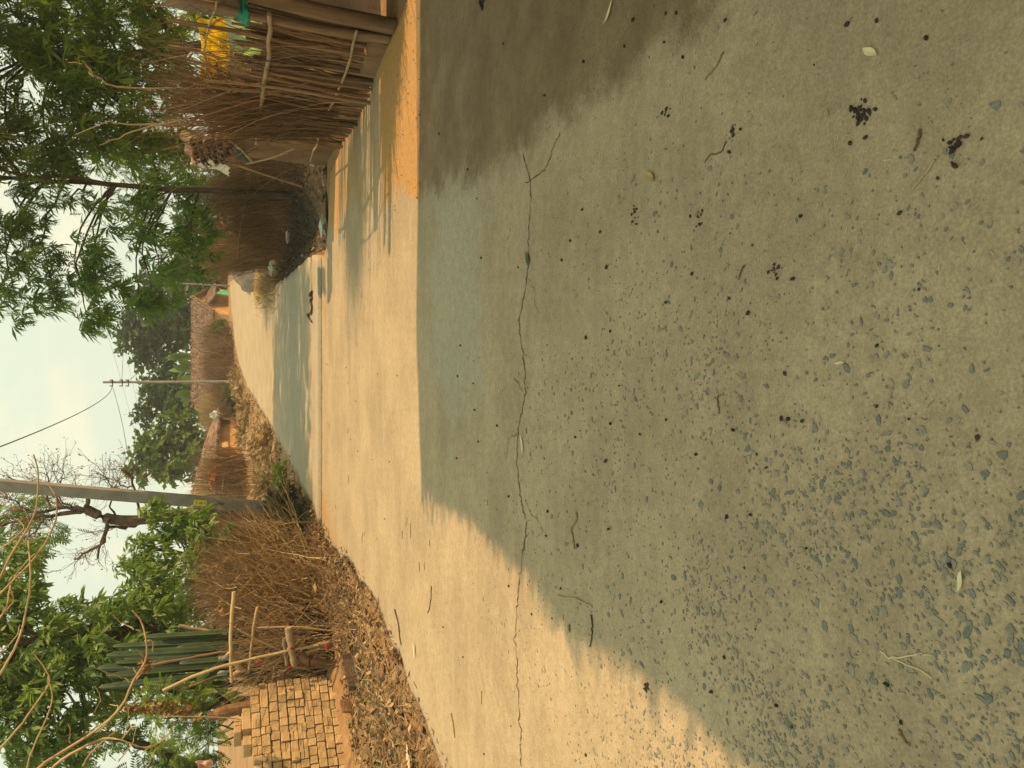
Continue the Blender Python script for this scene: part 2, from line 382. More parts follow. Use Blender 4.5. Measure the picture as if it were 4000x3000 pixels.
idx = (np.arange(ny - 1)[:, None] * nx + np.arange(nx - 1)[None]).ravel()
mb = MB(); soil_tint = np.clip(.75 - .6 * np.clip((7.0 - Y_) / .6, 0, 1) * (X_ > 0), 0, 1)
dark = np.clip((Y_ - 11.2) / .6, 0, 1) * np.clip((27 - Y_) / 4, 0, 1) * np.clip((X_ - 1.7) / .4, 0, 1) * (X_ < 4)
soil_tint = np.clip(soil_tint + (vnoise(X_, Y_, 2.2, 12) - .5) * .5 - .6 * dark - .55 * ((X_ < -1.5) & (X_ > -5) & (Y_ < 14.5)), 0, 1)  # soil tone: darker near right, along the ditch and the left strip
mb.add(np.stack([X_, Y_, Z_], -1), np.stack([idx, idx + 1, idx + nx + 1, idx + nx], -1), soil_tint.ravel())
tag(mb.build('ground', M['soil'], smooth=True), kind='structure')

road = thing('road', None, None, (0, 0, 0)); road['kind'] = 'structure'
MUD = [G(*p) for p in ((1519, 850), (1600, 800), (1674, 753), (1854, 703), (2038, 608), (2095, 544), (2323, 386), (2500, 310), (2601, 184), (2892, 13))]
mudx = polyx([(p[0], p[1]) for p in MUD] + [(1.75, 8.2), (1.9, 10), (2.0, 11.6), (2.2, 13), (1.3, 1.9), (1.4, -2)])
def slab(y0, y1, top, step_x, step_y, near):
    ys = np.arange(y0, y1 + 1e-6, step_y); nxs = int((5.6 if near else 4.4) / step_x)
    u = np.linspace(0, 1, nxs)
    Yg = np.repeat(ys[:, None], nxs, 1)
    l = edgeL(ys) + (vnoise(ys, ys * 0, .35, 21) - .5) * .12; r = edgeR(ys) + (vnoise(ys, ys * 0 + 9, .4, 22) - .5) * .12
    Xg = l[:, None] + (r - l)[:, None] * u[None]
    Zg = zt(Yg) + top + (vnoise(Xg, Yg, .9, 31) - .5) * .012 + (vnoise(Xg, Yg, .22, 32) - .5) * .004
    mb = MB(); n = nxs
    idx = (np.arange(len(ys) - 1)[:, None] * n + np.arange(n - 1)[None]).ravel()
    vt = np.stack([Xg, Yg, Zg], -1).reshape(-1, 3)
    fc = np.stack([idx, idx + 1, idx + n + 1, idx + n], -1)
    # skirt
    bd = np.concatenate([np.arange(n), np.arange(1, len(ys)) * n + n - 1, (len(ys) - 1) * n + np.arange(n - 2, -1, -1), np.arange(len(ys) - 2, 0, -1) * n])
    lo = vt[bd].copy(); lo[:, 2] -= .12
    k = len(bd); i = np.arange(k); j = (i + 1) % k; off = len(vt)
    fc = np.vstack([fc, np.stack([bd[j], bd[i], off + i, off + j], -1)])
    vt = np.vstack([vt, lo]); mb.add(vt, fc)
    o = mb.build('concrete_slab', M['road'], road, smooth=True)
    x, y = vt[:, 0], vt[:, 1]
    if near:
        mud = np.where(y > 6.1, -.5 + 0 * x, (x - mudx(y)) * .8)  # brown up to a set distance, the orange dust mask beyond
        clean_shade = .55 * np.exp(-((y - 4.9) / .75) ** 2) * np.clip((x + .9) / .7, 0, 1) + .25 * np.exp(-((y - 5.2) / 1.0) ** 2) * (x > 0) + .1
        dust = .16 * np.exp(-((y - 11.85) / .3) ** 2) + .30 * np.clip((y - 8.5) / 3, 0, 1) + .25 * np.clip((-1.3 - x) / .8, 0, 1) + 1.15 * np.clip((x - mudx(y) + (vnoise(x, y, .3, 51) - .5) * .5 + (vnoise(x, y, .08, 52) - .5) * .12) / .28, 0, 1) * np.clip((y - 5.4) / .3, 0, 1) * np.clip((8.0 - y) / .8, .42, 1)
    else:
        mud = np.full(len(x), -1.0); clean_shade = .2 + .65 * np.exp(-((y - 17) / 4.5) ** 2) + .35 * (y < 12.6)  # greyed along the tree's shadow band: shade put into the colour
        dust = .2 * np.exp(-((x - edgeR(y)) / .3) ** 2) + .25 * np.exp(-((x - edgeL(y)) / .3) ** 2) + .1
    for nme, q in (('mud', mud), ('clean_shade', clean_shade), ('dust', dust)):
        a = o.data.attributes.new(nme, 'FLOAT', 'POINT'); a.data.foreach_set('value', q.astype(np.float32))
    return o
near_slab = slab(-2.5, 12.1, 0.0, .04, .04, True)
far_slab = slab(12.15, 70, .05, .12, .15, False)

# cracks: thin ragged earth-filled lines
def ribbon(mb, pts, w, n, zoff=.003, amp=.009):
    c = curve(pts, n); c[:, 0] += rng.normal(0, amp * .4, n); c[:, 1] += rng.normal(0, amp, n)
    t = np.gradient(c, axis=0); nrm = np.stack([-t[:, 1], t[:, 0], 0 * t[:, 0]], -1); nrm /= np.linalg.norm(nrm, axis=1, keepdims=True) + 1e-9
    ww = (w * rng.uniform(.25, 1.3, n))[:, None]
    v = np.concatenate([c - nrm * ww, c + nrm * ww]); v[:, 2] = zt(v[:, 1]) + (vnoise(v[:, 0], v[:, 1], .9, 31) - .5) * .012 + (vnoise(v[:, 0], v[:, 1], .22, 32) - .5) * .004 + zoff
    i = np.arange(n - 1); mb.add(v, np.stack([i, i + 1, i + n + 1, i + n], -1), np.repeat(rng.random(n), 1).tolist() * 2)
mb = MB()
ribbon(mb, [G(*p) for p in ((2047, 600), (2075, 730), (2068, 900), (2066, 1007), (2060, 1110), (2035, 1260), (2055, 1440), (2058, 1540), (2035, 1650), (2025, 1800), (2040, 1960), (2058, 2050), (2040, 2200), (2025, 2330), (2015, 2480), (2020, 2620), (2030, 2760), (2037, 2900), (2035, 2990))], .0042, 170)
ribbon(mb, [G(*p) for p in ((2058, 1950), (2075, 2000), (2110, 2040), (2120, 2090))], .0018, 18)
ribbon(mb, [G(*p) for p in ((2066, 1090), (2090, 1130), (2092, 1190), (2110, 1230))], .0016, 18)
ribbon(mb, [G(*p) for p in ((2030, 1690), (1995, 1720), (1985, 1790))], .0016, 14)
ribbon(mb, [G(*p) for p in ((2060, 715), (2130, 660), (2170, 560), (2190, 520))], .0025, 26)
ribbon(mb, [G(*p) for p in ((2050, 1530), (2020, 1490), (2010, 1470))], .002, 10)
ribbon(mb, [G(*p) for p in ((2000, 880), (1990, 950), (1990, 1010))], .002, 14)
mb.build('crack', M['crack'], near_slab)
mb = MB(); ribbon(mb, [(-2.1, 12.12, 0), (-1, 12.125, 0), (0, 12.12, 0), (1, 12.125, 0), (1.95, 12.12, 0)], .035, 120, zoff=.002, amp=.008); mb.build('joint_dirt', M['crack'], road)

n = 200; px = rng.uniform(1.5, 3.1, n); py = rng.uniform(5.7, 7.6, n)
sv0 = np.array([(1, 0, 0), (-1, 0, 0), (0, 1, 0), (0, -1, 0), (0, 0, 1), (0, 0, -1.)]); sf0 = [(0, 2, 4), (2, 1, 4), (1, 3, 4), (3, 0, 4), (2, 0, 5), (1, 2, 5), (3, 1, 5), (0, 3, 5)]
mb = MB(); sz = rng.lognormal(math.log(.005), .45, n).clip(.002, .014); mb.scatter(sv0, sf0, np.stack([px, py, zt(py) + .003], -1), rots(rng.normal(0, 1, (n, 3))), np.stack([sz, sz * .8, sz * .6], -1), rng.uniform(.9, 1, n)); stuff(mb.build('soil_clods', M['soil']))

# grit and aggregate stones laid bare in the worn foreground
sv = np.array([(math.cos(a), math.sin(a), 1.) for a in np.arange(6) * math.pi / 3] + [(1.12 * math.cos(a), 1.12 * math.sin(a), -1.) for a in np.arange(6) * math.pi / 3])
sf4 = [(i, (i + 1) % 6, 6 + (i + 1) % 6, 6 + i)[::-1] for i in range(6)] + [(0, 1, 2, 5), (2, 3, 4, 5)]
def road_z(x, y): return zt(y) + (vnoise(x, y, .9, 31) - .5) * .012 + (vnoise(x, y, .22, 32) - .5) * .004
n = 42000
px, py = rng.uniform(-1.7, 1.35, n), rng.uniform(.95, 4.6, n)
pr = np.clip((3.3 - py) / 1.6, 0, 1) * np.clip(.50 - px * .62, .03, 1.2) + .10 * np.clip((5.0 - py) / 2, 0, 1) * (px < .2)
pr *= .3 + 1.3 * np.clip((vnoise(px, py, .35, 41) - .3) * 1.8, 0, 1)
keep = rng.random(n) < pr * .62
px, py = px[keep], py[keep]
sz = rng.lognormal(math.log(.0044), .5, len(px)).clip(.0015, .0125)
oo = np.argsort(-sz); px, py, sz = px[oo], py[oo], sz[oo]
for i in range(min(300, len(px))):
    mbs = MB(); vv = sv.copy(); vv[:6, :2] *= rng.uniform(.6, 1.2, (6, 1)); vv[6:, :2] = vv[:6, :2] * 1.1
    vv = vv * (sz[i] * rng.uniform(.9, 1.5), sz[i] * rng.uniform(.5, .85), .0016)
    vv = vv @ rotz(rng.uniform(0, 7)).T
    base = np.array((px[i], py[i], float(road_z(px[i], py[i])) + .0012))
    mbs.add(vv + base, sf4, rng.random())
    mbs.build('stone', M['stone_obj'], near_slab, loc=base)
k = slice(300, None); n = len(px[k])
mb = MB()
for grp in range(5):
    vv = sv.copy(); vv[:6, :2] *= rng.uniform(.6, 1.2, (6, 1)); vv[6:, :2] = vv[:6, :2] * 1.1
    s_ = slice(300 + grp, None, 5); nn = len(px[s_])
    mb.scatter(vv, sf4, np.stack([px[s_], py[s_], road_z(px[s_], py[s_]) + .0010], -1), rotz(rng.uniform(0, 7, nn)), np.stack([sz[s_] * rng.uniform(.9, 1.5, nn), sz[s_] * rng.uniform(.45, .9, nn), np.full(nn, .0014)], -1))
stuff(mb.build('stones', M['stone'], near_slab))
# scattered grit across the whole near slab
n = 2400
px, py = rng.uniform(-2.2, 2.0, n), 1.0 + 11.0 * rng.random(n) ** 1.5
mb = MB(); mb.scatter(sv, sf4, np.stack([px, py, road_z(px, py) + .001], -1), rotz(rng.uniform(0, 7, n)), np.stack([rng.uniform(.0015, .0045, n), rng.uniform(.001, .003, n), rng.uniform(.001, .002, n)], -1))
stuff(mb.build('grit', M['stone'], near_slab))

# ------------------------------------------------------------------ helpers for plants and brush
def brush(line, n, h, spread, rad, lean=.25, base=(0, .35), seg=5, wob=.05, updir=(0, 0, 1), lenvar=.45):
    """n dry stems rising along a line (k,2): returns points (n,seg,3), radii"""
    line = np.asarray(line, float); d = np.r_[0, np.cumsum(np.linalg.norm(np.diff(line, axis=0), axis=1))]
    s = rng.random(n) * d[-1]
    bx = np.interp(s, d, line[:, 0]) + rng.normal(0, spread, n); by = np.interp(s, d, line[:, 1]) + rng.normal(0, spread * .6, n)
    hh = h(s / d[-1]) if callable(h) else np.full(n, h)
    b = base[0] + (base[1] - base[0]) * rng.random(n) ** 1.5 * hh
    length = np.maximum(.12, (hh - b) * (1 - lenvar * rng.random(n)))
    dr = np.asarray(updir) + rng.normal(0, lean, (n, 3)) * (1, 1, .35); dr /= np.linalg.norm(dr, axis=1, keepdims=True)
    t = np.linspace(0, 1, seg)
    P = np.stack([bx, by, ground_z(bx, by) + b], -1)[:, None] + dr[:, None] * (length[:, None] * t[None])[..., None]
    bend = rng.normal(0, 1, (n, 3)) * (1, 1, .4)
    P = P + bend[:, None] * (t[None, :, None] ** 2) * (length * .16)[:, None, None] + np.cumsum(rng.normal(0, wob, (n, seg, 3)) * (length / seg)[:, None, None], axis=1)
    r = rad * rng.uniform(.5, 1.5, n)[:, None] * np.linspace(1, .35, seg)[None]
    return P, r
def side_twigs(P, r, per=2, ln=.35, seg=4):
    n, k, _ = P.shape
    ii = np.repeat(np.arange(n), per); u = rng.uniform(.25, .95, len(ii)) * (k - 1); a = u.astype(int); f = (u - a)[:, None]
    a = np.minimum(a, k - 2); o = P[ii, a] * (1 - f) + P[ii, a + 1] * f
    dr = P[ii, a + 1] - P[ii, a]; dr /= np.linalg.norm(dr, axis=1, keepdims=True) + 1e-9
    dr = dr + rng.normal(0, .55, dr.shape); dr /= np.linalg.norm(dr, axis=1, keepdims=True)
    t = np.linspace(0, 1, seg); l = ln * rng.uniform(.4, 1.3, len(ii))
    Q = o[:, None] + dr[:, None] * (l[:, None] * t[None])[..., None] + np.cumsum(rng.normal(0, .06, (len(ii), seg, 3)) * l[:, None, None], axis=1)
    return Q, np.repeat(r[ii, a][:, None], seg, 1) * .6 * np.linspace(1, .4, seg)[None]

def leaflet(x, y, dx, dy, ln, w, dz):       # quad diamond
    d = np.array((dx, dy, dz)); d = d / np.linalg.norm(d); s = np.array((-dy, dx, 0)); s /= np.linalg.norm(s) + 1e-9
    o = np.array((x, y, -.22 * x * x))
    return [o, o + d * ln * .42 + s * w + (0, 0, -.02), o + d * ln, o + d * ln * .42 - s * w + (0, 0, -.02)]
def compound(n=7, ln=.34, w=.055, droop=-.45):
    v = []; f = []
    for i in range(n):
        x = .12 + .85 * i / (n - 1)
        for sg in (-1, 1):
            f.append([len(v) + q for q in range(4)]); v += leaflet(x, 0, .55, sg * .85, ln * (1 - .35 * abs(i / (n - 1) - .4)), w, droop)
    f.append([len(v) + q for q in range(4)]); v += leaflet(.97, 0, 1, .01, ln * .8, w, droop)
    f.append([len(v) + q for q in range(4)]); v += [np.array(q) for q in ((0, .008, 0), (.5, .008, -.05), (.97, 0, -.2), (.5, -.008, -.055))]
    return np.array(v), np.array(f)
def spray(n=6, ln=1.0, w=.14, seed=1):
    r = np.random.default_rng(seed); v = []; f = []
    for i in range(n):
        a = r.uniform(-1.3, 1.3); e = r.uniform(-.9, .35); d = np.array((math.cos(a) * math.cos(e), math.sin(a) * math.cos(e), math.sin(e)))
        s = np.cross(d, (0, 0, 1)); s /= np.linalg.norm(s); s = s * math.cos(.5) + np.cross(d, s) * math.sin(r.uniform(-.8, .8)); o = np.array((r.uniform(0, .4), r.uniform(-.15, .15), r.uniform(-.15, .15)))
        l = ln * r.uniform(.6, 1.05); nn = np.cross(d, s)
        # two quads folded on the midrib, tip drooping
        k = len(v); q = [o, o + d * l * .5 + nn * .03, o + d * l + (0, 0, -.18 * l), o + d * l * .3 + s * w * l, o + d * l * .68 + s * w * .8 * l + (0, 0, -.04), o + d * l * .3 - s * w * l, o + d * l * .68 - s * w * .8 * l + (0, 0, -.04)]
        v += q; f += [[k, k + 1, k + 4, k + 3], [k + 1, k + 2, k + 4, k + 4][:3] + [k + 4], [k, k + 5, k + 6, k + 1], [k + 1, k + 6, k + 2, k + 2][:3] + [k + 2]]
    f = [q if len(set(q)) == 4 else None for q in f]
    # rebuild as clean quads (two per leaf)
    v2 = []; f2 = []
    for i in range(n):
        q = v[i * 7:(i + 1) * 7]; k = len(v2)
        v2 += [q[0], (q[3] + q[4]) / 2, q[2], (q[5] + q[6]) / 2, q[1]]
        f2 += [[k, k + 4, k + 1], [k + 4, k + 2, k + 1], [k, k + 3, k + 4], [k + 4, k + 3, k + 2]]
    return np.array(v2), np.array(f2)
LEAF_NEEM = compound(7, .40, .05, -.5)
LEAF_FINE = compound(8, .30, .05, -.25)
SPRAYS = [spray(6, 1, .17, s) for s in (1, 2, 3)]
TUFT = [spray(11, 1, .085, s) for s in (11, 12, 13)]
SPR_FAR = [spray(5, 1, .26, s) for s in (4, 5)]

def tree(label, cat, trunk_pts, trunk_r, blobs, leafmat, templ, leaf_size, density, bark='bark', m_=7, jit=.42, extra=None, droop=.5, twig_r=.006, group=None, name='leafy_tree', limb_r=.03):
    """blobs: (centre, (rx,ry,rz)); leaves are hung on twigs that fill each blob"""
    base = trunk_pts[0]; t = thing(name, label, cat, base, group)
    tr = curve(trunk_pts, 18); rr = np.linspace(trunk_r, trunk_r * .35, 18); rr[0] *= 1.35
    tr[1:-1, :2] += rng.normal(0, trunk_r * .25, (16, 2))
    mb = MB(); mb.tube(tr, rr, 9); mb.build('trunk', M[bark], t, smooth=True)
    cr = MB(); LT, LD, LS, LTI = [], [], [], []
    for c, rad in blobs:
        c = np.asarray(c, float); rad = np.asarray(rad, float)
        # limb from the nearest lower trunk point
        k = np.argmin(np.linalg.norm((tr - c) * (1, 1, .6), axis=1) + np.where(tr[:, 2] > c[2], .8, 0))
        if np.linalg.norm(tr[k] - c) > .25:
            mid = (tr[k] + c) / 2 + (0, 0, .12 * np.linalg.norm(tr[k] - c)) + rng.normal(0, .06, 3)
            lb = curve([tr[k], mid, c], 9); lb[1:] += rng.normal(0, .02, (8, 3))
            mb = MB(); mb.tube(lb, np.linspace(max(limb_r, rr[k] * .4), limb_r * .4, 9), 6); mb.build('branch', M[bark], t, smooth=True)
        n = max(6, int(density * (rad.mean() ** 2) * 30))
        u = rng.normal(0, 1, (n, 3)); u /= np.linalg.norm(u, axis=1, keepdims=True)
        q = c + u * rad * (rng.random(n) ** .45)[:, None]
        # twigs from near the centre
        st = c + (q - c) * rng.uniform(0, .45, n)[:, None]
        tt = np.linspace(0, 1, 4); P = st[:, None] + (q - st)[:, None] * tt[None, :, None]; P[:, 1:3, 2] += .06 * np.linalg.norm(q - st, axis=1)[:, None]
        nt_ = min(n, 160); cr.twigs(P[:nt_], np.repeat(twig_r * np.array([1, .8, .6, .4])[None], nt_, 0), 3, np.full(nt_, .3), 1)
        w_ = np.repeat(q, m_, 0) + rng.normal(0, leaf_size * jit, (n * m_, 3))
        d = np.repeat(u, m_, 0) * .6 + rng.normal(0, .5, (n * m_, 3)) + (0, 0, -droop)
        clump = np.repeat(rng.random(n) * .65, m_) + rng.random(n * m_) * .35
        LT.append(w_); LD.append(d); LS.append(leaf_size * rng.uniform(.6, 1.25, n * m_)); LTI.append(clump)
    LT, LD, LS, LTI = map(np.concatenate, (LT, LD, LS, LTI))
    tl = templ if isinstance(templ, list) else [templ]
    for i, (tv, tf) in enumerate(tl):
        s_ = slice(i, None, len(tl)); cr.scatter(tv, tf, LT[s_], rots(LD[s_]), LS[s_], LTI[s_], 0)
    cr.build('crown', [M[leafmat], M['twig']], t)
    return t
def px_blobs(lst, dy=.0):
    """(X, Y, radius px, distance) -> world blobs, X/Y in the photograph at 2212 px width"""
    o = []
    for X, Y, r, y in lst:
        k = 4000 / 2212; c = D(X * k, Y * k, y); rr = r * k / F_PX * y * (1.03 if y > 40 else .93)
        o.append((c, (rr, rr * 1.15, rr * .9)))
    return o
K = 4000 / 2212

# ------------------------------------------------------------------ house whose roof shades the foreground (just right of the frame)
h = thing('mud_house', 'mud walled house with a low tiled eave right beside the shaded near road', 'house', (4.6, 1.5, 0))
mb = MB(); mb.box((4.75, 1.3, 1.45), (2.7, 8.2, 3.0), 0); mb.build('wall', M['mud_wall'], h)
def roof_edge(y): return np.interp(y, [-4, 2.0, 3.3, 4.8, 5.75], [2.02, 2.10, 2.22, 2.42, 2.44]) + (vnoise(y, np.asarray(y) * 0, .5, 77) - .5) * .12 + (vnoise(y, np.asarray(y) * 0, .13, 78) - .5) * .035
mb = MB(); ys = np.linspace(-4, 5.72, 120); zr = 3.27
for i in range(len(ys) - 1):
    e0, e1 = roof_edge(ys[i]), roof_edge(ys[i + 1])
    a0, a1 = 0, 0
    v = [(e0 + a0, ys[i], zr), (e1 + a0, ys[i + 1], zr), (5.0, ys[i + 1] + (.12 if i == 118 else 0), 4.55), (5.0, ys[i], 4.55)]
    mb.add(np.array(v + [(q[0], q[1], q[2] - .07) for q in v]), [(0, 1, 2, 3), (7, 6, 5, 4), (0, 4, 5, 1), (1, 5, 6, 2), (3, 2, 6, 7), (0, 3, 7, 4)], rng.random())
v = [(5.0, -4, 4.55), (5.0, 5.84, 4.55), (7.4, 5.72, 3.3), (7.4, -4, 3.3)]
mb.add(np.array(v + [(q[0], q[1], q[2] - .07) for q in v]), [(0, 1, 2, 3), (7, 6, 5, 4), (0, 4, 5, 1), (1, 5, 6, 2), (3, 2, 6, 7), (0, 3, 7, 4)])
P = np.stack([roof_edge(yq := rng.uniform(-4, 5.75, 500)) + .02, yq, np.full(500, zr + .03)], -1)[:, None] + (np.array((-1, 0, -.45)) + rng.normal(0, .4, (500, 3)))[:, None] * ((rng.uniform(.02, .12, 500) * np.where(yq > 5.1, 1.9, 1))[:, None] * np.linspace(0, 1, 3)[None])[..., None]
mb.twigs(P, np.full((500, 3), .009), 3)
stuff(mb.build('roof_tiles', M['tile'], h))
mb = MB(); mb.add(np.array([(3.42, 5.38, 2.95), (6.1, 5.38, 2.95), (5.0, 5.38, 4.45), (3.42, 5.1, 2.95), (6.1, 5.1, 2.95), (5.0, 5.1, 4.45)]), [(0, 1, 2), (5, 4, 3)]); mb.build('gable', M['mud_wall'], h)

# ------------------------------------------------------------------ right side: plastered wall end, stick fence, sheets behind it
w = thing('plastered_wall', 'plain grey plastered wall end beside the thick fence log', 'wall', (4.4, 7.9, 0))
mb = MB(); mb.box((4.55, 7.75, .95), (2.1, .22, 2.0), .06, jit=.004); mb.build('plaster_face', M['grey_plaster'], w)

def fx(y): return np.interp(y, [7.0, 7.5, 8.2, 9.0, 10.6, 11.4], [3.30, 3.22, 3.04, 3.03, 3.16, 3.2])
fence = thing('stick_fence', 'fence of upright brown sticks with brushwood on top, in the sun beside the road', 'fence', (3.15, 8.8, 0))
def stick(P, r, k=6, mt='wood', name='stick', par=None, tint=None):
    mb = MB(); mb.tube(P, r, k, rng.random() if tint is None else tint); return mb.build(name, M[mt], par or fence, smooth=True)
stick(curve([(3.30, 7.02, -.1), (3.34, 7.03, .8), (3.40, 7.02, 1.5), (3.45, 7.0, 2.2)], 10), np.linspace(.075, .058, 10), 10, name='corner_log')
stick(curve([(3.24, 7.16, -.1), (3.25, 7.2, .7), (3.30, 7.22, 1.4), (3.37, 7.25, 2.02)], 8), np.linspace(.045, .035, 8), 8, name='post')
ys = np.concatenate([np.linspace(7.28, 8.75, 24), np.linspace(8.8, 10.3, 36)])
for i, y in enumerate(ys):
    y += rng.normal(0, .025); x = fx(y) + rng.normal(0, .03); near = y < 8.75
    H = ((rng.uniform(1.1, 1.4) if rng.random() < .6 else rng.uniform(1.5, 2.1)) if near else rng.uniform(1.15, 1.75)); le = rng.normal(.10, .06); ly = rng.normal(0, .10)
    g0 = float(ground_z(x, y))
    P = curve([(x, y, g0 - .05), (x + le * .25 + rng.normal(0, .02), y + ly * .3, H * .35), (x + le * .6 + rng.normal(0, .02), y + ly * .7, H * .7), (x + le, y + ly, H)], 7)
    P[1:-1] += rng.normal(0, .008, (5, 3))
    stick(P, rng.uniform(.013, .024) * np.linspace(1, .6, 7), 5)
for y in np.linspace(7.25, 8.8, 40):
    y += rng.normal(0, .03); x = fx(y) + .10 + rng.normal(0, .02); H = rng.uniform(1.0, 1.4); P = curve([(x, y, -.05), (x + .02, y + rng.normal(0, .04), H * .5), (x + .04, y + rng.normal(0, .06), H)], 6)
    P[1:-1] += rng.normal(0, .007, (4, 3)); stick(P, rng.uniform(.016, .028) * np.linspace(1, .7, 6), 5)
for pts, r in (([(3.24, 7.0, 1.07), (3.10, 7.7, 1.05), (2.98, 8.6, 1.06), (2.99, 9.5, 1.05), (3.06, 10.3, 1.03)], .022),
               ([(3.22, 7.05, .33), (3.1, 7.8, .30), (3.02, 8.9, .36), (3.1, 10.2, .3), (3.16, 11.2, .28)], .014),
               ([(3.3, 7.1, 1.5), (3.2, 7.9, 1.62), (3.1, 8.9, 1.5)], .010)):
    stick(curve(pts, 14) + rng.normal(0, .008, (14, 3)), r, 6, 'wood_pale', 'rail')
# thin diagonal stems tangled in the open part
mb = MB()
P, r = brush([(3.22, 7.3), (3.05, 8.7)], 30, 2.2, .05, .006, lean=.1, base=(0, .25))
mb.twigs(P, r, 4); stuff(mb.build('thin_stems', M['twig_red'], fence))
mb = MB()
P, r = brush([(3.06, 8.6), (3.05, 9.0), (3.08, 9.5)], 1050, lambda s: 2.45 - .45 * np.abs(s - .5) / .5, .09, .005, lean=.085, base=(.25, .55), lenvar=.6)
mb.twigs(P, r, 3); Q, q = side_twigs(P, r, 2, .35); mb.twigs(Q, q, 3)
P, r = brush([(3.2, 7.5), (3.1, 8.6)], 24, 2.4, .08, .0042, lean=.14, base=(.4, .6), lenvar=.5)
mb.twigs(P, r, 3); Q, q = side_twigs(P, r, 2, .3); mb.twigs(Q, q, 3)
stuff(mb.build('brushwood', M['twig_red'], fence))
for pts in ([D(860, 350, 9.0), D(480, 340, 8.9), D(380, 300, 8.8), D(330, 250, 8.7), D(265, 245, 8.7)], [D(370, 305, 8.8), D(340, 260, 8.8), D(325, 240, 8.8)], [D(850, 490, 9.3), D(600, 490, 9.3), D(480, 530, 9.3), D(390, 570, 9.3)], [D(700, 470, 9.4), D(520, 490, 9.4), D(420, 480, 9.3), D(300, 530, 9.3)]):
    c = curve(pts, 12) + rng.normal(0, .008, (12, 3)); stick(c, np.linspace(.011, .004, 12), 5, 'twig_pale', 'bare_stem')
# wooden block at the foot
b = G(1490, 215); mb = MB(); mb.box(b + (0, 0, .07), (.13, .62, .17), .12, jit=.02)
tag(mb.build('timber_block', M['wood'], loc=b), 'dark squared timber lying at the foot of the stick fence', 'timber')

hp_ = thing('shade_heap', 'unseen brushwood heap added to cast shade beside the thick corner log', 'brushwood', (3.85, 6.85, 0))
mb = MB(); P, r = brush([(3.88, 6.35), (3.88, 7.25)], 1100, lambda s: .5 + 1.75 * s, .07, .011, lean=.07, base=(0, .3), lenvar=.25); mb.twigs(P, r, 3); stuff(mb.build('brushwood', M['twig'], hp_))  # added out of view to cast the slanting shade by the fence

def sheet(name, label, cat, corners, mt, folds=.04, nu=14, nv=12, seed=1, par=None, thick=.004, loc=None):
    """hanging cloth or plastic: corners tl, tr, br, bl; folded, with thickness"""
    tl, tr_, br, bl = [np.asarray(c, float) for c in corners]
    u, v = np.meshgrid(np.linspace(0, 1, nu), np.linspace(0, 1, nv))
    P = (tl * ((1 - u) * (1 - v))[..., None] + tr_ * (u * (1 - v))[..., None] + br * (u * v)[..., None] + bl * ((1 - u) * v)[..., None])
    n = np.cross(tr_ - tl, bl - tl); n /= np.linalg.norm(n)
    dsp = (vnoise(u, v * .35, .13, seed) - .5) * 2 * folds + (vnoise(u, v, .3, seed + 5) - .5) * folds * 1.6
    sag = -.25 * folds * np.sin(u * math.pi) * (1 - v) * 3
    P = P + n * dsp[..., None] + np.array((0, 0, 1)) * sag[..., None]
    edge = (vnoise(u * 3, v * 3, .2, seed + 9) - .5) * folds; P[..., 2] += edge * (v > .9)
    mb = MB(); i = (np.arange(nv - 1)[:, None] * nu + np.arange(nu - 1)[None]).ravel()
    f = np.stack([i, i + nu, i + nu + 1, i + 1], -1); A = P.reshape(-1, 3); B = A + n * thick
    mb.add(A, f); mb.add(B, f[:, ::-1])
    o = mb.build(name, M[mt], par, smooth=True, loc=loc if loc is not None else (P.reshape(-1, 3).mean(0) if par is None else None))
    if par is None: tag(o, label, cat)
    return o
sheet('plastic_sheet', 'yellow plastic sheet glowing behind the brown sticks', 'plastic sheet', (D(762, 60, 8.9), D(758, 345, 9.6), D(905, 330, 9.6), D(905, 70, 8.9)), 'yellow_sheet', .10, seed=3)
sheet('plastic_sheet', 'pale mint plastic sheet hung below the yellow one behind the sticks', 'plastic sheet', (D(875, 80, 8.75), D(875, 330, 9.5), D(1020, 310, 9.5), D(1015, 90, 8.75)), 'mint_sheet', .08, seed=4)
sheet('sack_cloth', 'cream sack cloth hanging in the gap under the fence rail', 'cloth', (D(1060, 240, 8.75), D(1045, 370, 9.1), D(1330, 345, 9.1), D(1310, 270, 8.75)), 'sack', .08, seed=6)
sheet('sack_cloth', 'crumpled pale bag stuffed behind the fence near the ground', 'cloth', (D(1290, 110, 8.4), D(1280, 190, 8.5), D(1370, 190, 8.5), D(1375, 120, 8.4)), 'sack', .10, seed=7)
sheet('teal_cloth', 'dark teal cloth knotted round the tops of the fence posts', 'cloth', (D(915, -40, 6.95), D(920, 75, 7.05), D(975, 110, 7.05), D(965, -30, 6.95)), 'teal_cloth', .05, seed=8)
sheet('plastic_sheet', 'white crumpled plastic at the far end of the yellow sheet behind the brushwood', 'plastic sheet', (D(775, 225, 9.4), D(775, 350, 9.75), D(860, 345, 9.75), D(850, 230, 9.4)), 'white_sheet', .12, seed=17)
sheet('orange_rag', 'orange rag tucked under the fence rail among dense sticks', 'rag', (D(1038, 360, 9.2), D(1040, 392, 9.2), D(1085, 385, 9.2), D(1075, 365, 9.2)), 'orange_cloth', .03, seed=9)
w = thing('mud_wall', 'low brown mud wall with crumbling top behind the stick fence', 'wall', (4.6, 9.2, 0))
mb = MB(); n = 9
for i in range(n):
    y = 8.3 + i * .36; hh = 1.0 + .10 * math.sin(i * 2.1) + rng.normal(0, .03)
    mb.box((4.45 + rng.normal(0, .02), y, hh / 2), (.42, .372, hh), 0, jit=.015)
mb.build('wall', M['mud_wall'], w)
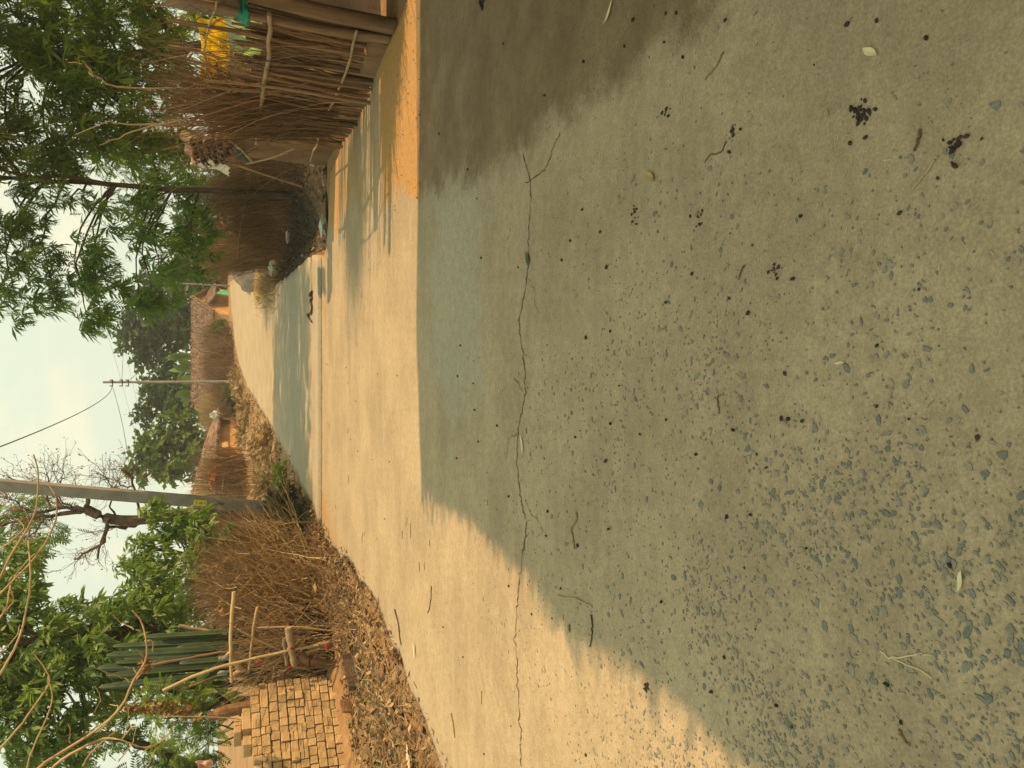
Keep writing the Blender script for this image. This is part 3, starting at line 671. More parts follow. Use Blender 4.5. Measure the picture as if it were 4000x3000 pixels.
for (a, b_) in ((7.9, 3.95), (8.9, 4.0), (10.0, 4.0)):      # the line of poles the sheets hang from
    c = np.array((b_, a, 0)); mb = MB(); mb.tube(curve([c + (0, 0, -.05), c + (.03, .02, 1), c + (.02, 0, 2.05)], 6), .022, 6)
    tag(mb.build('sheet_pole', M['wood'], loc=c), None, 'pole', 'poles holding sheets behind the stick fence')['label'] = 'thin wooden pole holding the sheets behind the stick fence'

# mud hut corner with tile pile, sheets
hut = thing('mud_hut', 'brown mud hut corner with stacked roof tiles past the stick fence', 'hut', (4.2, 11.6, 0))
mb = MB()
A = np.array([(3.28, 10.75, 0), (3.30, 11.9, 0), (5.6, 12.3, 0), (5.4, 10.35, 0)]); B = A + (0, 0, 1.28) + rng.normal(0, .02, (4, 3))
mb.add(np.vstack([A - (0, 0, .2), B]), [(0, 1, 5, 4)[::-1], (1, 2, 6, 5)[::-1], (2, 3, 7, 6)[::-1], (3, 0, 4, 7)[::-1], (4, 5, 6, 7)[::-1]])
mb.build('wall', M['mud_wall'], hut)
def tile_mesh(ln=.22, r=.065, k=5, th=.012):
    a = np.linspace(0, math.pi, k + 1); v = []
    for x in (0, ln):
        for rr in (r * (1 - .15 * x / ln), r * (1 - .15 * x / ln) - th): v += [(x, rr * math.cos(q), rr * math.sin(q)) for q in a]
    n = k + 1; f = []
    for i in range(k):
        f += [(i, i + 1, 2 * n + i + 1, 2 * n + i)[::-1], (n + i, n + i + 1, 3 * n + i + 1, 3 * n + i), (i, i + 1, n + i + 1, n + i), (2 * n + i, 2 * n + i + 1, 3 * n + i + 1, 3 * n + i)[::-1]]
    return np.array(v), f
TV, TF = tile_mesh()
mbT = MB(); mbT.add(TV, TF); tile0 = mbT.build('tile', M['tile_obj'])
tmesh = tile0.data; bpy.data.objects.remove(tile0)
def put_tile(par, pos, R3, sc=1.0):
    o = bpy.data.objects.new('tile', tmesh); C.objects.link(o); o.parent = par
    mm = Matrix([list(R3[i] * sc) + [float(pos[i] - wloc(par)[i])] for i in range(3)] + [[0, 0, 0, 1]]); o.matrix_local = mm
    return o
for row in range(6):                         # tiles stacked on edge in leaning rows on the wall top
    for i in range(9):
        p = D(885 - row * 24 + i * 2, 552 + i * 9.5 + (row % 2) * 4, 10.9 + .03 * i) + rng.normal(0, .012, 3)
        R3 = np.array(Matrix.Rotation(rng.normal(1.2, .25), 3, 'Z') @ Matrix.Rotation(rng.normal(-.25, .2), 3, 'Y') @ Matrix.Rotation(rng.normal(.2, .35), 3, 'X'))
        put_tile(hut, p, R3, rng.uniform(1.0, 1.3))
sheet('tarpaulin', 'torn white sheet draped over the tile pile on the mud hut', 'tarpaulin', (D(738, 590, 11.5), D(742, 642, 12.1), D(897, 680, 12.2), D(885, 640, 11.6)), 'white_sheet', .05, seed=12)
sheet('tarpaulin', 'small white scrap of sheet at the top right of the tile pile', 'tarpaulin', (D(745, 530, 11.0), D(742, 565, 11.0), D(790, 570, 11.0), D(800, 545, 11.0)), 'white_sheet', .04, seed=14)
sheet('blue_rag', 'faded blue cloth hanging under the tile pile', 'cloth', (D(905, 568, 11.0), D(905, 612, 11.2), D(985, 640, 11.6), D(960, 590, 11.3)), 'blue_cloth', .06, seed=13)
for i, (a, b_) in enumerate((((880, 540, 10.95), (985, 625, 11.2)), ((890, 545, 10.9), (990, 640, 11.1)), ((905, 640, 11.3), (1180, 730, 12.2)), ((1150, 580, 10.8), (960, 640, 11.2)))):
    p, q = D(*a), D(*b_); mb = MB(); mb.tube(curve([p, (p + q) / 2 + rng.normal(0, .03, 3), q], 7), .013, 5)
    tag(mb.build('loose_stick', M['twig_pale'], loc=p), ['pale cane slanting down from the tile pile, upper of two', 'pale cane slanting down from the tile pile, lower of two', 'thin grey branch leaning from the mud hut over the ditch', 'curved dark branch against the mud hut wall'][i], 'stick')

# dark brushwood fence along the right of the road, litter in its ditch
bf = thing('brush_fence', 'long dry brushwood fence shaded by the tree on the right', 'fence', (3.5, 18, 0))
mb = MB(); ln = [(4.35, 14.4), (4.15, 16.5), (3.8, 19.5), (3.5, 22), (3.9, 26)]
P, r = brush(ln, 4200, lambda s: 1.55 + .45 * s + .25 * np.sin(s * 9), .12, .0055, lean=.16, base=(0, .6), lenvar=.6)
mb.twigs(P, r, 3); Q, q = side_twigs(P, r, 2, .45); mb.twigs(Q, q, 3)
stuff(mb.build('brushwood', M['twig'], bf))
for y in np.arange(12.8, 25, 1.35):
    y = y + 1.6; x = np.interp(y, [14.4, 16.5, 19.5, 22, 26], [4.35, 4.15, 3.8, 3.5, 3.9]); c = np.array((x, y + rng.normal(0, .2), float(ground_z(x, y))))
    mb = MB(); mb.tube(curve([c - (0, 0, .1), c + (rng.normal(0, .05), 0, .9), c + (rng.normal(0, .1), rng.normal(0, .1), 1.7)], 6), .028, 6, rng.random()); mb.build('post', M['wood'], bf, smooth=True)
mb = MB(); c = curve([(4.2, 14.5, .95), (4.0, 16.5, .9), (3.65, 19.5, 1.0), (3.35, 22, 1.0)], 14); mb.tube(c, .02, 6); mb.build('rail', M['wood'], bf)
pc = thing('pole_bundle', 'bundle of pale straight poles leaning at the far end of the brush fence', 'poles', G(1010, 1010))
for a, b_ in (((1000, 985), (792, 1048)), ((985, 990), (800, 1062)), ((975, 1000), (803, 1072)), ((1020, 985), (830, 1020)), ((990, 980), (800, 1030))):
    p, q = D(a[0], a[1], 25.5), D(b_[0], b_[1], 24.8); mb = MB(); mb.tube([p, (p + q) / 2, q], .035, 6, rng.random()); mb.build('pole', M['bamboo'], pc)
mb = MB(); P, r = brush([(4.0, 24.8), (4.6, 27)], 350, 2.6, .25, .008, lean=.3, base=(0, .5))
mb.twigs(P, r, 3); o = mb.build('dry_stalks', M['twig'], loc=(4.3, 25.8, 0)); stuff(o)

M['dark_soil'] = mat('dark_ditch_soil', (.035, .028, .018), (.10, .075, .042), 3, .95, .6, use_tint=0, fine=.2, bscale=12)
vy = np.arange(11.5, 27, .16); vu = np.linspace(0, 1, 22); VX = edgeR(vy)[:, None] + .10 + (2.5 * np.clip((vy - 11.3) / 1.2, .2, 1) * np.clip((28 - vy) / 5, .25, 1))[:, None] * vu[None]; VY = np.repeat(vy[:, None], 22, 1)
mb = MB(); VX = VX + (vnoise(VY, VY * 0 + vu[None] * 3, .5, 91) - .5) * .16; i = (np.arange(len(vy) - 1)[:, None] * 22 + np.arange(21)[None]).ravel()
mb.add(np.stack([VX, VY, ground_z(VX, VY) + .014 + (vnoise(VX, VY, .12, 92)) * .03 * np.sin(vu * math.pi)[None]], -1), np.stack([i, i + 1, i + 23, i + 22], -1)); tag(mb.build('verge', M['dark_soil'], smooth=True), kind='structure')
def litter(n, xf, yr, mats_w, size, zoff=.012, name='leaf_litter', mt='litter', straw=.4, flat=.35):
    y = rng.uniform(*yr, n); lo, hi = xf(y); x = lo + (hi - lo) * rng.random(n)
    z = ground_z(x, y) + zoff * rng.random(n) + .004
    lv = np.array([(-.5, 0, 0), (-.1, .28, .06), (.5, 0, .12), (-.1, -.28, .06)]); sv_ = np.array([(-.5, -.03, 0), (.5, -.03, .02), (.5, .03, .02), (-.5, .03, 0)])
    mb = MB(); k = int(n * straw)
    def orient(m_):
        d = np.stack([np.cos(a := rng.uniform(0, 7, m_)), np.sin(a), rng.normal(0, flat, m_)], -1); return rots(d, rng.normal(0, flat * 1.6, m_))
    P = np.stack([x, y, z], -1)
    mb.scatter(sv_, [(0, 1, 2, 3)], P[:k], orient(k), size * rng.uniform(.5, 2.6, k)); mb.scatter(lv, [(0, 1, 2, 3)], P[k:], orient(n - k), size * rng.uniform(.4, 1.4, n - k))
    return stuff(mb.build(name, M[mt]))
litter(1500, lambda y: (edgeR(y) + .1, edgeR(y) + 2.2), (11.5, 24), None, .06, name='ditch_litter', zoff=.06, flat=.6)
mb = MB(); P, r = brush([(4.0, 13.2), (3.6, 15), (3.2, 18), (3.1, 21)], 900, .5, .35, .005, lean=1.1, base=(0, .4)); mb.twigs(P, r, 3); stuff(mb.build('ditch_twigs', M['bark']))
litter(900, lambda y: (edgeR(y) + .05, edgeR(y) + 2.0), (11.6, 23), None, .09, name='ditch_trash', mt='plant_dark', zoff=.06)
def crumple(name, label, cat, c, size, mt, seed=0):
    r_ = np.random.default_rng(seed); v = []; nl, nk = 7, 10
    for i in range(nl + 1):
        th = math.pi * i / nl
        for j in range(nk):
            ph = 2 * math.pi * j / nk; rr = 1 + r_.normal(0, .16); v.append((rr * math.sin(th) * math.cos(ph), rr * math.sin(th) * math.sin(ph), rr * math.cos(th)))
    f = [(i * nk + j, i * nk + (j + 1) % nk, (i + 1) * nk + (j + 1) % nk, (i + 1) * nk + j)[::-1] for i in range(nl) for j in range(nk)]
    v = np.array(v) * size; v = v @ rotz(r_.uniform(0, 6)).T; mb = MB(); mb.add(v + np.asarray(c), f)
    return tag(mb.build(name, M[mt], loc=c), label, cat)
def on_ground(X, Y, up=.0):
    p = G(X, Y); p[2] = max(p[2], float(ground_z(p[0], p[1]))) + up; return p
crumple('plastic_bag', 'white plastic bag on the straw near the grey mound', 'bag', on_ground(1078, 1045, .08), (.16, .22, .12), 'white_sheet', 1)
crumple('plastic_bag', 'crumpled grey plastic bag on the ditch edge under the tree', 'bag', on_ground(1268, 885, .03), (.09, .16, .05), 'white_sheet', 2)
crumple('plastic_bag', 'small pale plastic scrap in the ditch beside the mud hut', 'bag', on_ground(1235, 632, .05), (.06, .08, .05), 'white_sheet', 3)
crumple('plastic_bag', 'thin white wrapper lying on the ditch bank below the tree trunk', 'bag', on_ground(1130, 925, .03), (.05, .2, .04), 'white_sheet', 4)

# grey mound and straw heap further on
md = thing('rubble_mound', 'grey mound of earth jutting over the right edge of the far road', 'mound', (4.6, 35, .1))
mb = MB(); u, v = np.meshgrid(np.linspace(-1, 1, 26), np.linspace(-1, 1, 26)); rr = np.clip(1 - (u * u + v * v), 0, 1) ** .6
x = 5.25 + u * 1.25 + (vnoise(u, v, .3, 71) - .5) * .3; y = 35.6 + v * 2.8; z = zt(y) - .12 + .95 * rr * (.7 + .6 * vnoise(x, y, .45, 5)) 
i = (np.arange(25)[:, None] * 26 + np.arange(25)[None]).ravel(); mb.add(np.stack([x, y, z], -1), np.stack([i, i + 1, i + 27, i + 26], -1)); mb.build('earth', M['rubble'], md, smooth=True)
for q in range(9):
    a = rng.uniform(0, 6.3); c = np.array((5.3 + .6 * math.cos(a), 35.4 + 1.6 * math.sin(a), .45 + rng.uniform(0, .25))); mb = MB(); mb.box(c, rng.uniform(.12, .3, 3), rng.uniform(0, 3), rng.random(), jit=.12); mb.build('lump', M['rubble'], md)
mb = MB(); P, r = brush([(2.75, 21), (3.0, 25), (3.5, 30)], 1500, .38, .35, .006, lean=.9, base=(0, .4)); mb.twigs(P, r, 3); stuff(mb.build('straw_heap', M['straw']))

# ------------------------------------------------------------------ right trees
def up_from(p, *pts): return [np.asarray(p)] + [np.asarray(q) for q in pts]
g = G(1160, 760); g[2] = float(ground_z(g[0], g[1]))
Y0 = g[1]
N1 = tree('tall neem tree with drooping feathery leaves reaching over the road', 'tree', [g, D(900, 750, Y0), D(600, 735, Y0), D(300, 712, Y0 + .1), D(60, 695, Y0), D(-300, 690, Y0 + .2), D(-600, 730, Y0)], .062,
    [(np.array((xx + (.9 if yy > 18 else 0), yy, 5.9 + .22 * (yy - 14))), (1.05, 1.35, .8)) for yy in (14.0, 15.7, 17.4, 19.2, 20.8) for xx in (3.2, 4.3, 5.4, 6.5, 7.6)] + px_blobs([(60, 560, 62, 15.3), (30, 640, 50, 14.9), (110, 620, 48, 15.5), (55, 500, 50, 15.6), (205, 540, 55, 15.1), (225, 610, 52, 14.9), (215, 665, 36, 14.7), (190, 690, 24, 14.7), (165, 590, 36, 15.0), (305, 500, 60, 15.5), (345, 570, 52, 15.1), (330, 625, 40, 14.9), (300, 655, 26, 14.8), (400, 500, 52, 16.1), (420, 560, 40, 16.1), (405, 440, 45, 16.5), (300, 440, 45, 16.1), (230, 455, 40, 15.7), (150, 440, 40, 15.5), (40, 430, 45, 15.5), (110, 370, 40, 16.1),
              (-60, 560, 80, 15.2), (-130, 480, 90, 15.7), (-120, 640, 70, 14.9), (-200, 560, 90, 16.2), (-250, 680, 80, 17.7)]), 'leaf_neem', TUFT + [LEAF_NEEM], .27, 1.55, m_=5, jit=.3, droop=1.3, limb_r=.022, twig_r=.005)
stem = [D(430, 722, Y0), D(250, 690, Y0 - .2), D(120, 690, Y0 - .3), D(-80, 640, Y0 - .4)]
mb = MB(); mb.tube(curve(stem, 12), np.linspace(.045, .02, 12), 7); mb.build('branch', M['bark'], N1, smooth=True)
g2 = np.array((7.6, 16.9, 0.05))
tree('dense leafy tree rising behind the stick fence, lit yellow green on top', 'tree', [g2, D(700, 200, 16.8), D(400, 215, 16.6), D(130, 200, 16.4), D(-40, 160, 16.4), D(-300, 120, 16.2)], .10,
    px_blobs([(40, 40, 75, 16.0), (130, 30, 70, 16.0), (230, 40, 75, 16.5), (320, 30, 60, 17.0), (120, 110, 62, 16.0), (60, 130, 45, 16.0), (190, 130, 65, 16.2), (270, 130, 65, 16.4), (350, 110, 60, 17.0), (110, 200, 45, 15.8), (170, 215, 60, 16.0), (250, 220, 62, 16.3), (330, 210, 60, 17.0), (150, 290, 60, 16.2), (220, 310, 55, 16.5), (300, 300, 60, 17.0), (375, 290, 50, 17.6), (40, 250, 35, 16.0), (55, 330, 55, 16.0), (20, 300, 40, 16.0), (120, 350, 45, 16.5), (390, 180, 40, 18.0), (420, 60, 45, 18.0), (-50, 60, 70, 16.0), (-60, 200, 70, 16.0), (-70, 330, 70, 16.0), (280, -60, 80, 16.0), (120, -80, 80, 16.0)]), 'leaf_bright', TUFT + [LEAF_FINE], .30, 1.8, m_=6, jit=.4, droop=.8, limb_r=.03)
tree('green tree filling the gap behind the neem trunk', 'tree', [np.array((5.6, 19.5, .1)), np.array((5.5, 19.6, 1.5)), np.array((5.3, 19.4, 3.6))], .09,
    px_blobs([(300, 345, 45, 18), (345, 380, 45, 18), (400, 350, 45, 18.5), (360, 320, 45, 18), (425, 400, 35, 19), (300, 400, 40, 18.5), (250, 370, 35, 18)]), 'leaf_bright', LEAF_FINE, .34, .9, droop=.4)

# ------------------------------------------------------------------ far houses
far = thing('far_house', 'ochre house with a tiled gable and porch at the far end of the road', 'house', (5.0, 63, .6))
Lw = wloc(far)
C0 = D(893, 1228, 62); a_ = np.array((-.985, -.17, 0)); b_ = np.array((.47, .883, 0)); zg = .45
H1 = 1.82
def hp(a, b, z): return np.array((C0[0], C0[1], 0)) + a_ * a + b_ * b + (0, 0, z)
mb = MB(); v = [hp(0, 0, zg), hp(8.0, 0, zg), hp(8.0, 4.6, zg), hp(0, 4.6, zg), hp(0, 0, H1), hp(8.0, 0, H1), hp(8.0, 4.6, H1), hp(0, 4.6, H1), hp(0, 2.3, 3.2), hp(8, 2.3, 3.2)]
mb.add(v, [(0, 1, 5, 4)]); mb.build('front_wall', M['tan_wall'], far)
mb = MB(); mb.add(v, [(0, 4, 7, 3)]); mb.add(v, [(4, 8, 7)]); mb.add(v, [(1, 2, 6, 5)]); mb.add(v, [(2, 3, 7, 6)]); mb.build('gable_wall', M['ochre_wall'], far)
def roof_slope(par, E0, E1, R0, R1, nrow, ncol, mt='tile', individually=False, th=.05, jit=.02, name='tile'):
    E0, E1, R0, R1 = [np.asarray(q, float) for q in (E0, E1, R0, R1)]
    n = np.cross(E1 - E0, R0 - E0); n /= np.linalg.norm(n); n = n if n[2] > 0 else -n
    mb = MB(); mb.add(np.array([E0, E1, R1, R0] + [q - n * th for q in (E0, E1, R1, R0)]), [(0, 1, 2, 3), (7, 6, 5, 4), (0, 4, 5, 1), (1, 5, 6, 2), (2, 6, 7, 3), (3, 7, 4, 0)]); mb.build('roof_deck', M['wood'], par)
    mb = MB(); T, Rm, Sc = [], [], []
    for i in range(nrow):
        for j in range(ncol):
            u = (j + .5 + rng.normal(0, .12)) / ncol; w = (i - .15 + rng.normal(0, .06)) / nrow
            p = (E0 * (1 - u) + E1 * u) * (1 - w) + (R0 * (1 - u) + R1 * u) * w
            up = (R0 * (1 - u) + R1 * u) - (E0 * (1 - u) + E1 * u); ls = np.linalg.norm(up); x = up / ls
            x = x + rng.normal(0, .07, 3); x /= np.linalg.norm(x); y = np.cross(n, x); y /= np.linalg.norm(y)
            T.append(p + n * (.01 + abs(rng.normal(0, jit * .5)))); Rm.append(np.stack([x, y, np.cross(x, y)], -1)); wd = np.linalg.norm(E1 - E0) / ncol
            Sc.append((ls / nrow * 1.3 / .22, wd * .56 / .065, wd * .5 / .065))
    if individually:
        for p, R3, s3 in zip(T, Rm, Sc): put_tile(par, p, R3 * np.array(s3)[None, :] )
    else:
        mb.scatter(TV, TF, np.array(T), np.array(Rm), np.array(Sc)); stuff(mb.build('roof_tiles', M[mt], par))
roof_slope(far, hp(-.35, -.35, H1 - .08), hp(8.2, -.35, H1 - .08), hp(-.35, 2.3, 3.28), hp(8.2, 2.3, 3.28), 11, 42)
roof_slope(far, hp(8.2, 4.95, H1 - .1), hp(-.35, 4.95, H1 - .1), hp(8.2, 2.3, 3.28), hp(-.35, 2.3, 3.28), 5, 20)
mb = MB()
for i in range(20): mb.tube([hp(-.4 + i * .43, 2.3, 3.33), hp(.05 + i * .43, 2.3, 3.33)], .09, 6, rng.random())
stuff(mb.build('ridge_tiles', M['tile'], far))
for i, (b0, b1) in enumerate(((-.35, 2.3), (4.95, 2.3))):
    mb = MB(); p, q = hp(-.42, b0, H1 - .12), hp(-.42, b1, 3.22); mb.tube([p, q], .06, 5); mb.build('barge_board', M['wood'], far)
for t_ in np.linspace(.25, 2.1, 4):     # rafters and battens showing in the gable
    mb = MB(); mb.tube([hp(-.30, t_ + .1, H1 + .05 + .0), hp(-.30, t_ + .1, H1 + .6 * t_)], .045, 5); mb.build('gable_batten', M['bark_pale'], far)
# porch over the gable wall
ph = thing('porch', None, None, Lw); bpy.data.objects.remove(ph)
roof_slope(far, hp(-1.0, 1.2, 1.62), hp(-1.0, 4.9, 1.62), hp(-.02, 1.2, 2.25), hp(-.02, 4.9, 2.25), 4, 14)
for b0 in (1.3, 4.8):
    mb = MB(); mb.tube([hp(-.9, b0, zg), hp(-.9, b0, 1.6)], .05, 6); mb.build('porch_post', M['wood'], far)
sheet('green_cloth', None, None, (hp(-1.0, 1.45, 1.62), hp(-1.0, 1.75, 1.6), hp(-1.02, 2.5, .62), hp(-1.02, 1.2, .62)), 'green_cloth', .05, seed=20)
bpy.data.objects['green_cloth']['label'] = 'green cloth hanging from the porch of the ochre far house'; bpy.data.objects['green_cloth']['category'] = 'cloth'
w = thing('far_wall', 'small sunlit ochre wall block beyond the far bend of the road', 'wall', D(895, 1090, 66))
mb = MB(); p = D(875, 1090, 66); mb.box((p[0], 66, 1.05), (1.0, .8, 1.0), -.5, jit=.01); p = D(880, 1068, 67); mb.box((p[0] + .5, 67.5, .95), (1.6, .5, .8), -.5, jit=.01); mb.build('wall', M['tan_wall'], w)

# low hut on the left with a sagging tiled roof
hc = thing('low_hut', 'low ochre hut with a sagging brown tiled roof left of the road', 'hut', (-3.8, 47, .2))
A0, A1 = np.array((-5.6, 41.8, .15)), np.array((-2.25, 52, .30)); nrm = np.array((.95, -.31, 0))
wl = [A0, A1, A1 - nrm * 3.2, A0 - nrm * 3.2]
mb = MB(); v = np.array([q - (0, 0, .2) for q in wl] + [A0 + (0, 0, 1.75), A1 + (0, 0, 1.3), wl[2] + (0, 0, 1.3), wl[3] + (0, 0, 1.75)])
mb.add(v, [(0, 1, 5, 4), (1, 2, 6, 5), (2, 3, 7, 6), (3, 0, 4, 7)]); mb.build('wall', M['ochre_wall'], hc)
ax = (A1 - A0) / np.linalg.norm(A1 - A0)
roof_slope(hc, A0 - ax * 1.2 + nrm * .55 + (0, 0, 1.42), A1 + ax * .5 + nrm * .55 + (0, 0, 1.02), A0 - ax * 1.2 - nrm * 1.6 + (0, 0, 2.95), A1 - ax * .3 - nrm * 1.4 + (0, 0, 1.75), 9, 33, individually=True, jit=.06)
mb = MB(); v = [A0 - ax * 1.2 - nrm * 1.6 + (0, 0, 2.95), A1 - ax * .3 - nrm * 1.4 + (0, 0, 1.75), A1 + ax * .5 - nrm * 3.6 + (0, 0, 1.0), A0 - ax * 1.2 - nrm * 3.6 + (0, 0, 1.4)]
mb.add(np.array(v + [q - np.array((0, 0, .06)) for q in v]), [(0, 1, 2, 3), (7, 6, 5, 4), (0, 4, 5, 1), (1, 5, 6, 2), (2, 6, 7, 3), (3, 7, 4, 0)]); mb.build('back_roof', M['tile'], hc)
for p, q in ((D(905, 1642, 51.2), D(852, 1636, 51.2)),):
    mb = MB(); mb.tube(curve([p - (0, 0, .5), (p + q) / 2 + (.04, 0, 0), q], 6), .07, 6); mb.build('porch_post', M['wood_pale'], hc)
mb = MB(); mb.box(A0 + ax * 5.5 + nrm * .22 + (0, 0, .95), (.35, .9, .45), math.atan2(ax[1], ax[0]) - 1.57, jit=.05); mb.build('wall_ledge', M['tan_wall'], hc)
crumple('sack_bundle', 'pale blue and white bundle on the right end of the low hut roof', 'bundle', D(842, 1622, 51.5), (.3, .35, .3), 'white_sheet', 9)

# ------------------------------------------------------------------ dry hedges in the middle distance
def hedge(label, ln, n, h, rad, spread, mt='twig', lean=.35, sub=2, subln=.5, name='dry_hedge', base=(0, .7)):
    c = np.mean(np.asarray(ln), 0); o = thing(name, label, 'hedge', (c[0], c[1], float(zt(c[1]))))
    mb = MB(); P, r = brush(ln, n, h, spread, rad, lean=lean, base=base, lenvar=.6); mb.twigs(P, r, 3)
    if sub: Q, q = side_twigs(P, r, sub, subln); mb.twigs(Q, q, 3)
    stuff(mb.build('dry_stems', M[mt], o)); return o
hg = lambda X, Y: tuple(G(X, Y)[:2])
hedge('brown dry hedge in front of the long tiled roof', [(3.6, 58), (1.8, 55), (.3, 52.5), (-1.0, 51)], 3600, lambda s: 1.5 + .55 * np.sin(s * 3.1 + .3) + .3 * np.sin(s * 13), .011, .5, lean=.4, subln=.6)
hedge('tan straw hedge between the tiled roof and the low hut', [(-1.3, 53), (-2.2, 54.5), (-3.2, 56)], 1500, lambda s: 2.0 + .35 * np.sin(s * 5), .011, .5, mt='straw', lean=.25)
# stick panel with cloth and rails near the electric pole
pn = thing('cane_fence', 'upright cane panel with pale rails and a red cloth behind the near pole', 'fence', (-4.2, 31, .1))
p0, p1 = D(1000, 1785, 32), D(1000, 1935, 30)
for i in range(46):
    u = (i + rng.normal(0, .2)) / 45; b0 = p0 * (1 - u) + p1 * u; b0[2] = .0; H = 1.95 + .35 * u + rng.normal(0, .12); l = rng.normal(0, .08)
    mb = MB(); mb.tube(curve([b0, b0 + (l * .5, 0, H * .5), b0 + (l, rng.normal(0, .05), H)], 5), rng.uniform(.014, .024), 5, rng.random()); mb.build('cane', M['bamboo'], pn)
for X in (875, 830): mb = MB(); mb.tube(curve([D(X, 1795, 31.7), D(X + 4, 1830, 31.3), D(X - 3, 1870, 30.6), D(X - 6, 1912, 30)], 8), .028, 6); mb.build('rail', M['wood_pale'], pn)
mb = MB(); P, r = brush([p0[:2], p1[:2]], 700, 2.5, .25, .009, lean=.25, base=(.5, .4)); mb.twigs(P, r, 3); stuff(mb.build('dry_stems', M['twig'], pn))
sheet('red_cloth', 'faded red cloth behind the pale rail of the cane panel', 'cloth', (D(835, 1808, 31.2), D(832, 1845, 30.8), D(850, 1845, 30.8), D(848, 1810, 31.2)), 'red_cloth', .05, seed=31)
sheet('orange_cloth', 'orange cloth low on the cane panel close to the near pole', 'cloth', (D(812, 1840, 30.9), D(812, 1895, 30.2), D(838, 1890, 30.2), D(845, 1845, 30.9)), 'orange_cloth', .08, seed=32)
hedge('matted brown hedge directly behind the near pole', [(-4.1, 19.5), (-3.85, 17), (-3.55, 15.6), (-3.2, 14.6)], 2400, lambda s: 1.75 + .25 * np.sin(s * 7), .0055, .18, mt='twig_red', lean=.34, subln=.35)
mb = MB()   # dry leaves caught in that hedge
n = 900; yy = rng.uniform(14.3, 18.8, n); xx = np.interp(yy, [14.6, 15.6, 17, 19.5], [-3.2, -3.55, -3.85, -4.1]) + rng.normal(0, .2, n) + .1; T = np.stack([xx, yy, .05 + 1.6 * rng.random(n) ** 1.2], -1)
lv = np.array([(-.5, 0, 0), (-.1, .28, .06), (.5, 0, .12), (-.1, -.28, .06)])
mb.scatter(lv, [(0, 1, 2, 3)], T, rots(rng.normal(0, 1, (n, 3))), rng.uniform(.05, .12, n)); stuff(mb.build('caught_leaves', M['litter']))
LH = [(-2.9, 14.4), (-2.95, 13.0), (-3.1, 11.8), (-3.25, 11.2), (-3.4, 10.9), (-3.55, 10.75)]
hl = hedge('tall tangled brown brush hedge left of the road, in full sun', LH, 3000, lambda s: 1.5 + .5 * np.sin(s * 3.0 + .2), .005, .15, lean=.38, sub=3, subln=.35, name='brush_hedge')
mb = MB(); P, r = brush(LH, 1300, lambda s: 1.45 + .5 * np.sin(s * 3.0 + .2), .26, .0048, lean=.75, base=(0, .85), wob=.14, lenvar=.75); P[..., 0] += .06; mb.twigs(P, r, 3); Q, q = side_twigs(P, r, 2, .22); mb.twigs(Q, q, 3); stuff(mb.build('tangled_straw', M['straw'], hl))
mb = MB(); n = 420; s = rng.random(n); xx = np.interp(s, np.linspace(0, 1, 6), [p[0] for p in LH]) + rng.normal(0, .2, n) + .08; yy = np.interp(s, np.linspace(0, 1, 6), [p[1] for p in LH]) - .08
mb.scatter(lv, [(0, 1, 2, 3)], np.stack([xx, yy, .1 + 1.5 * rng.random(n)], -1), rots(rng.normal(0, 1, (n, 3))), rng.uniform(.05, .17, n)); stuff(mb.build('caught_leaves', M['leaf_dry'], hl))
# foliage clumps: weeds
def clump(label, c, r, n, mt, templ, size, name='weed_clump', cat='weeds', droop=.1, stalks=20):
    c = np.asarray(c, float); o = thing(name, label, cat, c); mb = MB(); rad = np.asarray(r, float)
    u = rng.normal(0, 1, (n, 3)); u /= np.linalg.norm(u, axis=1, keepdims=True); u[:, 2] = np.abs(u[:, 2]); q = c + u * rad * (rng.random(n) ** .4)[:, None]
    tv, tf = templ; mb.scatter(tv, tf, q, rots(u + rng.normal(0, .5, (n, 3)) + (0, 0, -droop)), size * rng.uniform(.5, 1.3, n)); mb.build('leaves', M[mt], o)
    mb = MB(); k = stalks; e = c + u[:k] * rad * rng.uniform(.6, 1.05, (k, 1)); b0 = c + rng.normal(0, .12, (k, 3)) * rad * (1, 1, 0)
    P = b0[:, None] + (e - b0)[:, None] * np.linspace(0, 1, 4)[None, :, None]; mb.twigs(P, np.full((k, 4), .006), 3); stuff(mb.build('stalks', M['twig'], o)); return o
def gz(x, y): return np.array((x, y, float(ground_z(x, y))))
clump('dark green weeds round the foot of the near electric pole', gz(-2.5, 15.9), (.45, .6, .65), 240, 'plant_dark', SPRAYS[0], .14)
clump('dark weeds on the bank just before the near pole', gz(-2.4, 14.3), (.3, .7, .4), 130, 'plant_dark', SPRAYS[1], .13)
clump('bright green weed at the road edge beyond the near pole', gz(-2.15, 18.8), (.28, .4, .28), 60, 'leaf_bright', SPRAYS[1], .15)
clump('green shoots among the dry hedge below the tiled roof', D(915, 1535, 51), (.3, .4, .5), 40, 'banana', SPR_FAR[0], .45)
clump('dark low bush at the left end of the brown dry hedge', D(935, 1580, 51), (.5, .5, .45), 110, 'plant_dark', SPR_FAR[1], .3)
clump('green bush at the corner of the ochre far house', D(865, 1290, 57), (.5, .5, .6), 60, 'leaf_far_b', SPR_FAR[0], .4)
for i, (x, y) in enumerate(((-1.7, 24), (-2.2, 27), (-2.6, 22), (-3.2, 25))):
    clump('dry yellow grass tuft on the left bank, %s' % ['nearest the road edge', 'farthest of four', 'nearest of four', 'farthest left of four'][i], gz(x, y), (.5, .9, .4), 260, 'bank_grass', LEAF_FINE, .22, name='grass_tuft', cat='grass')
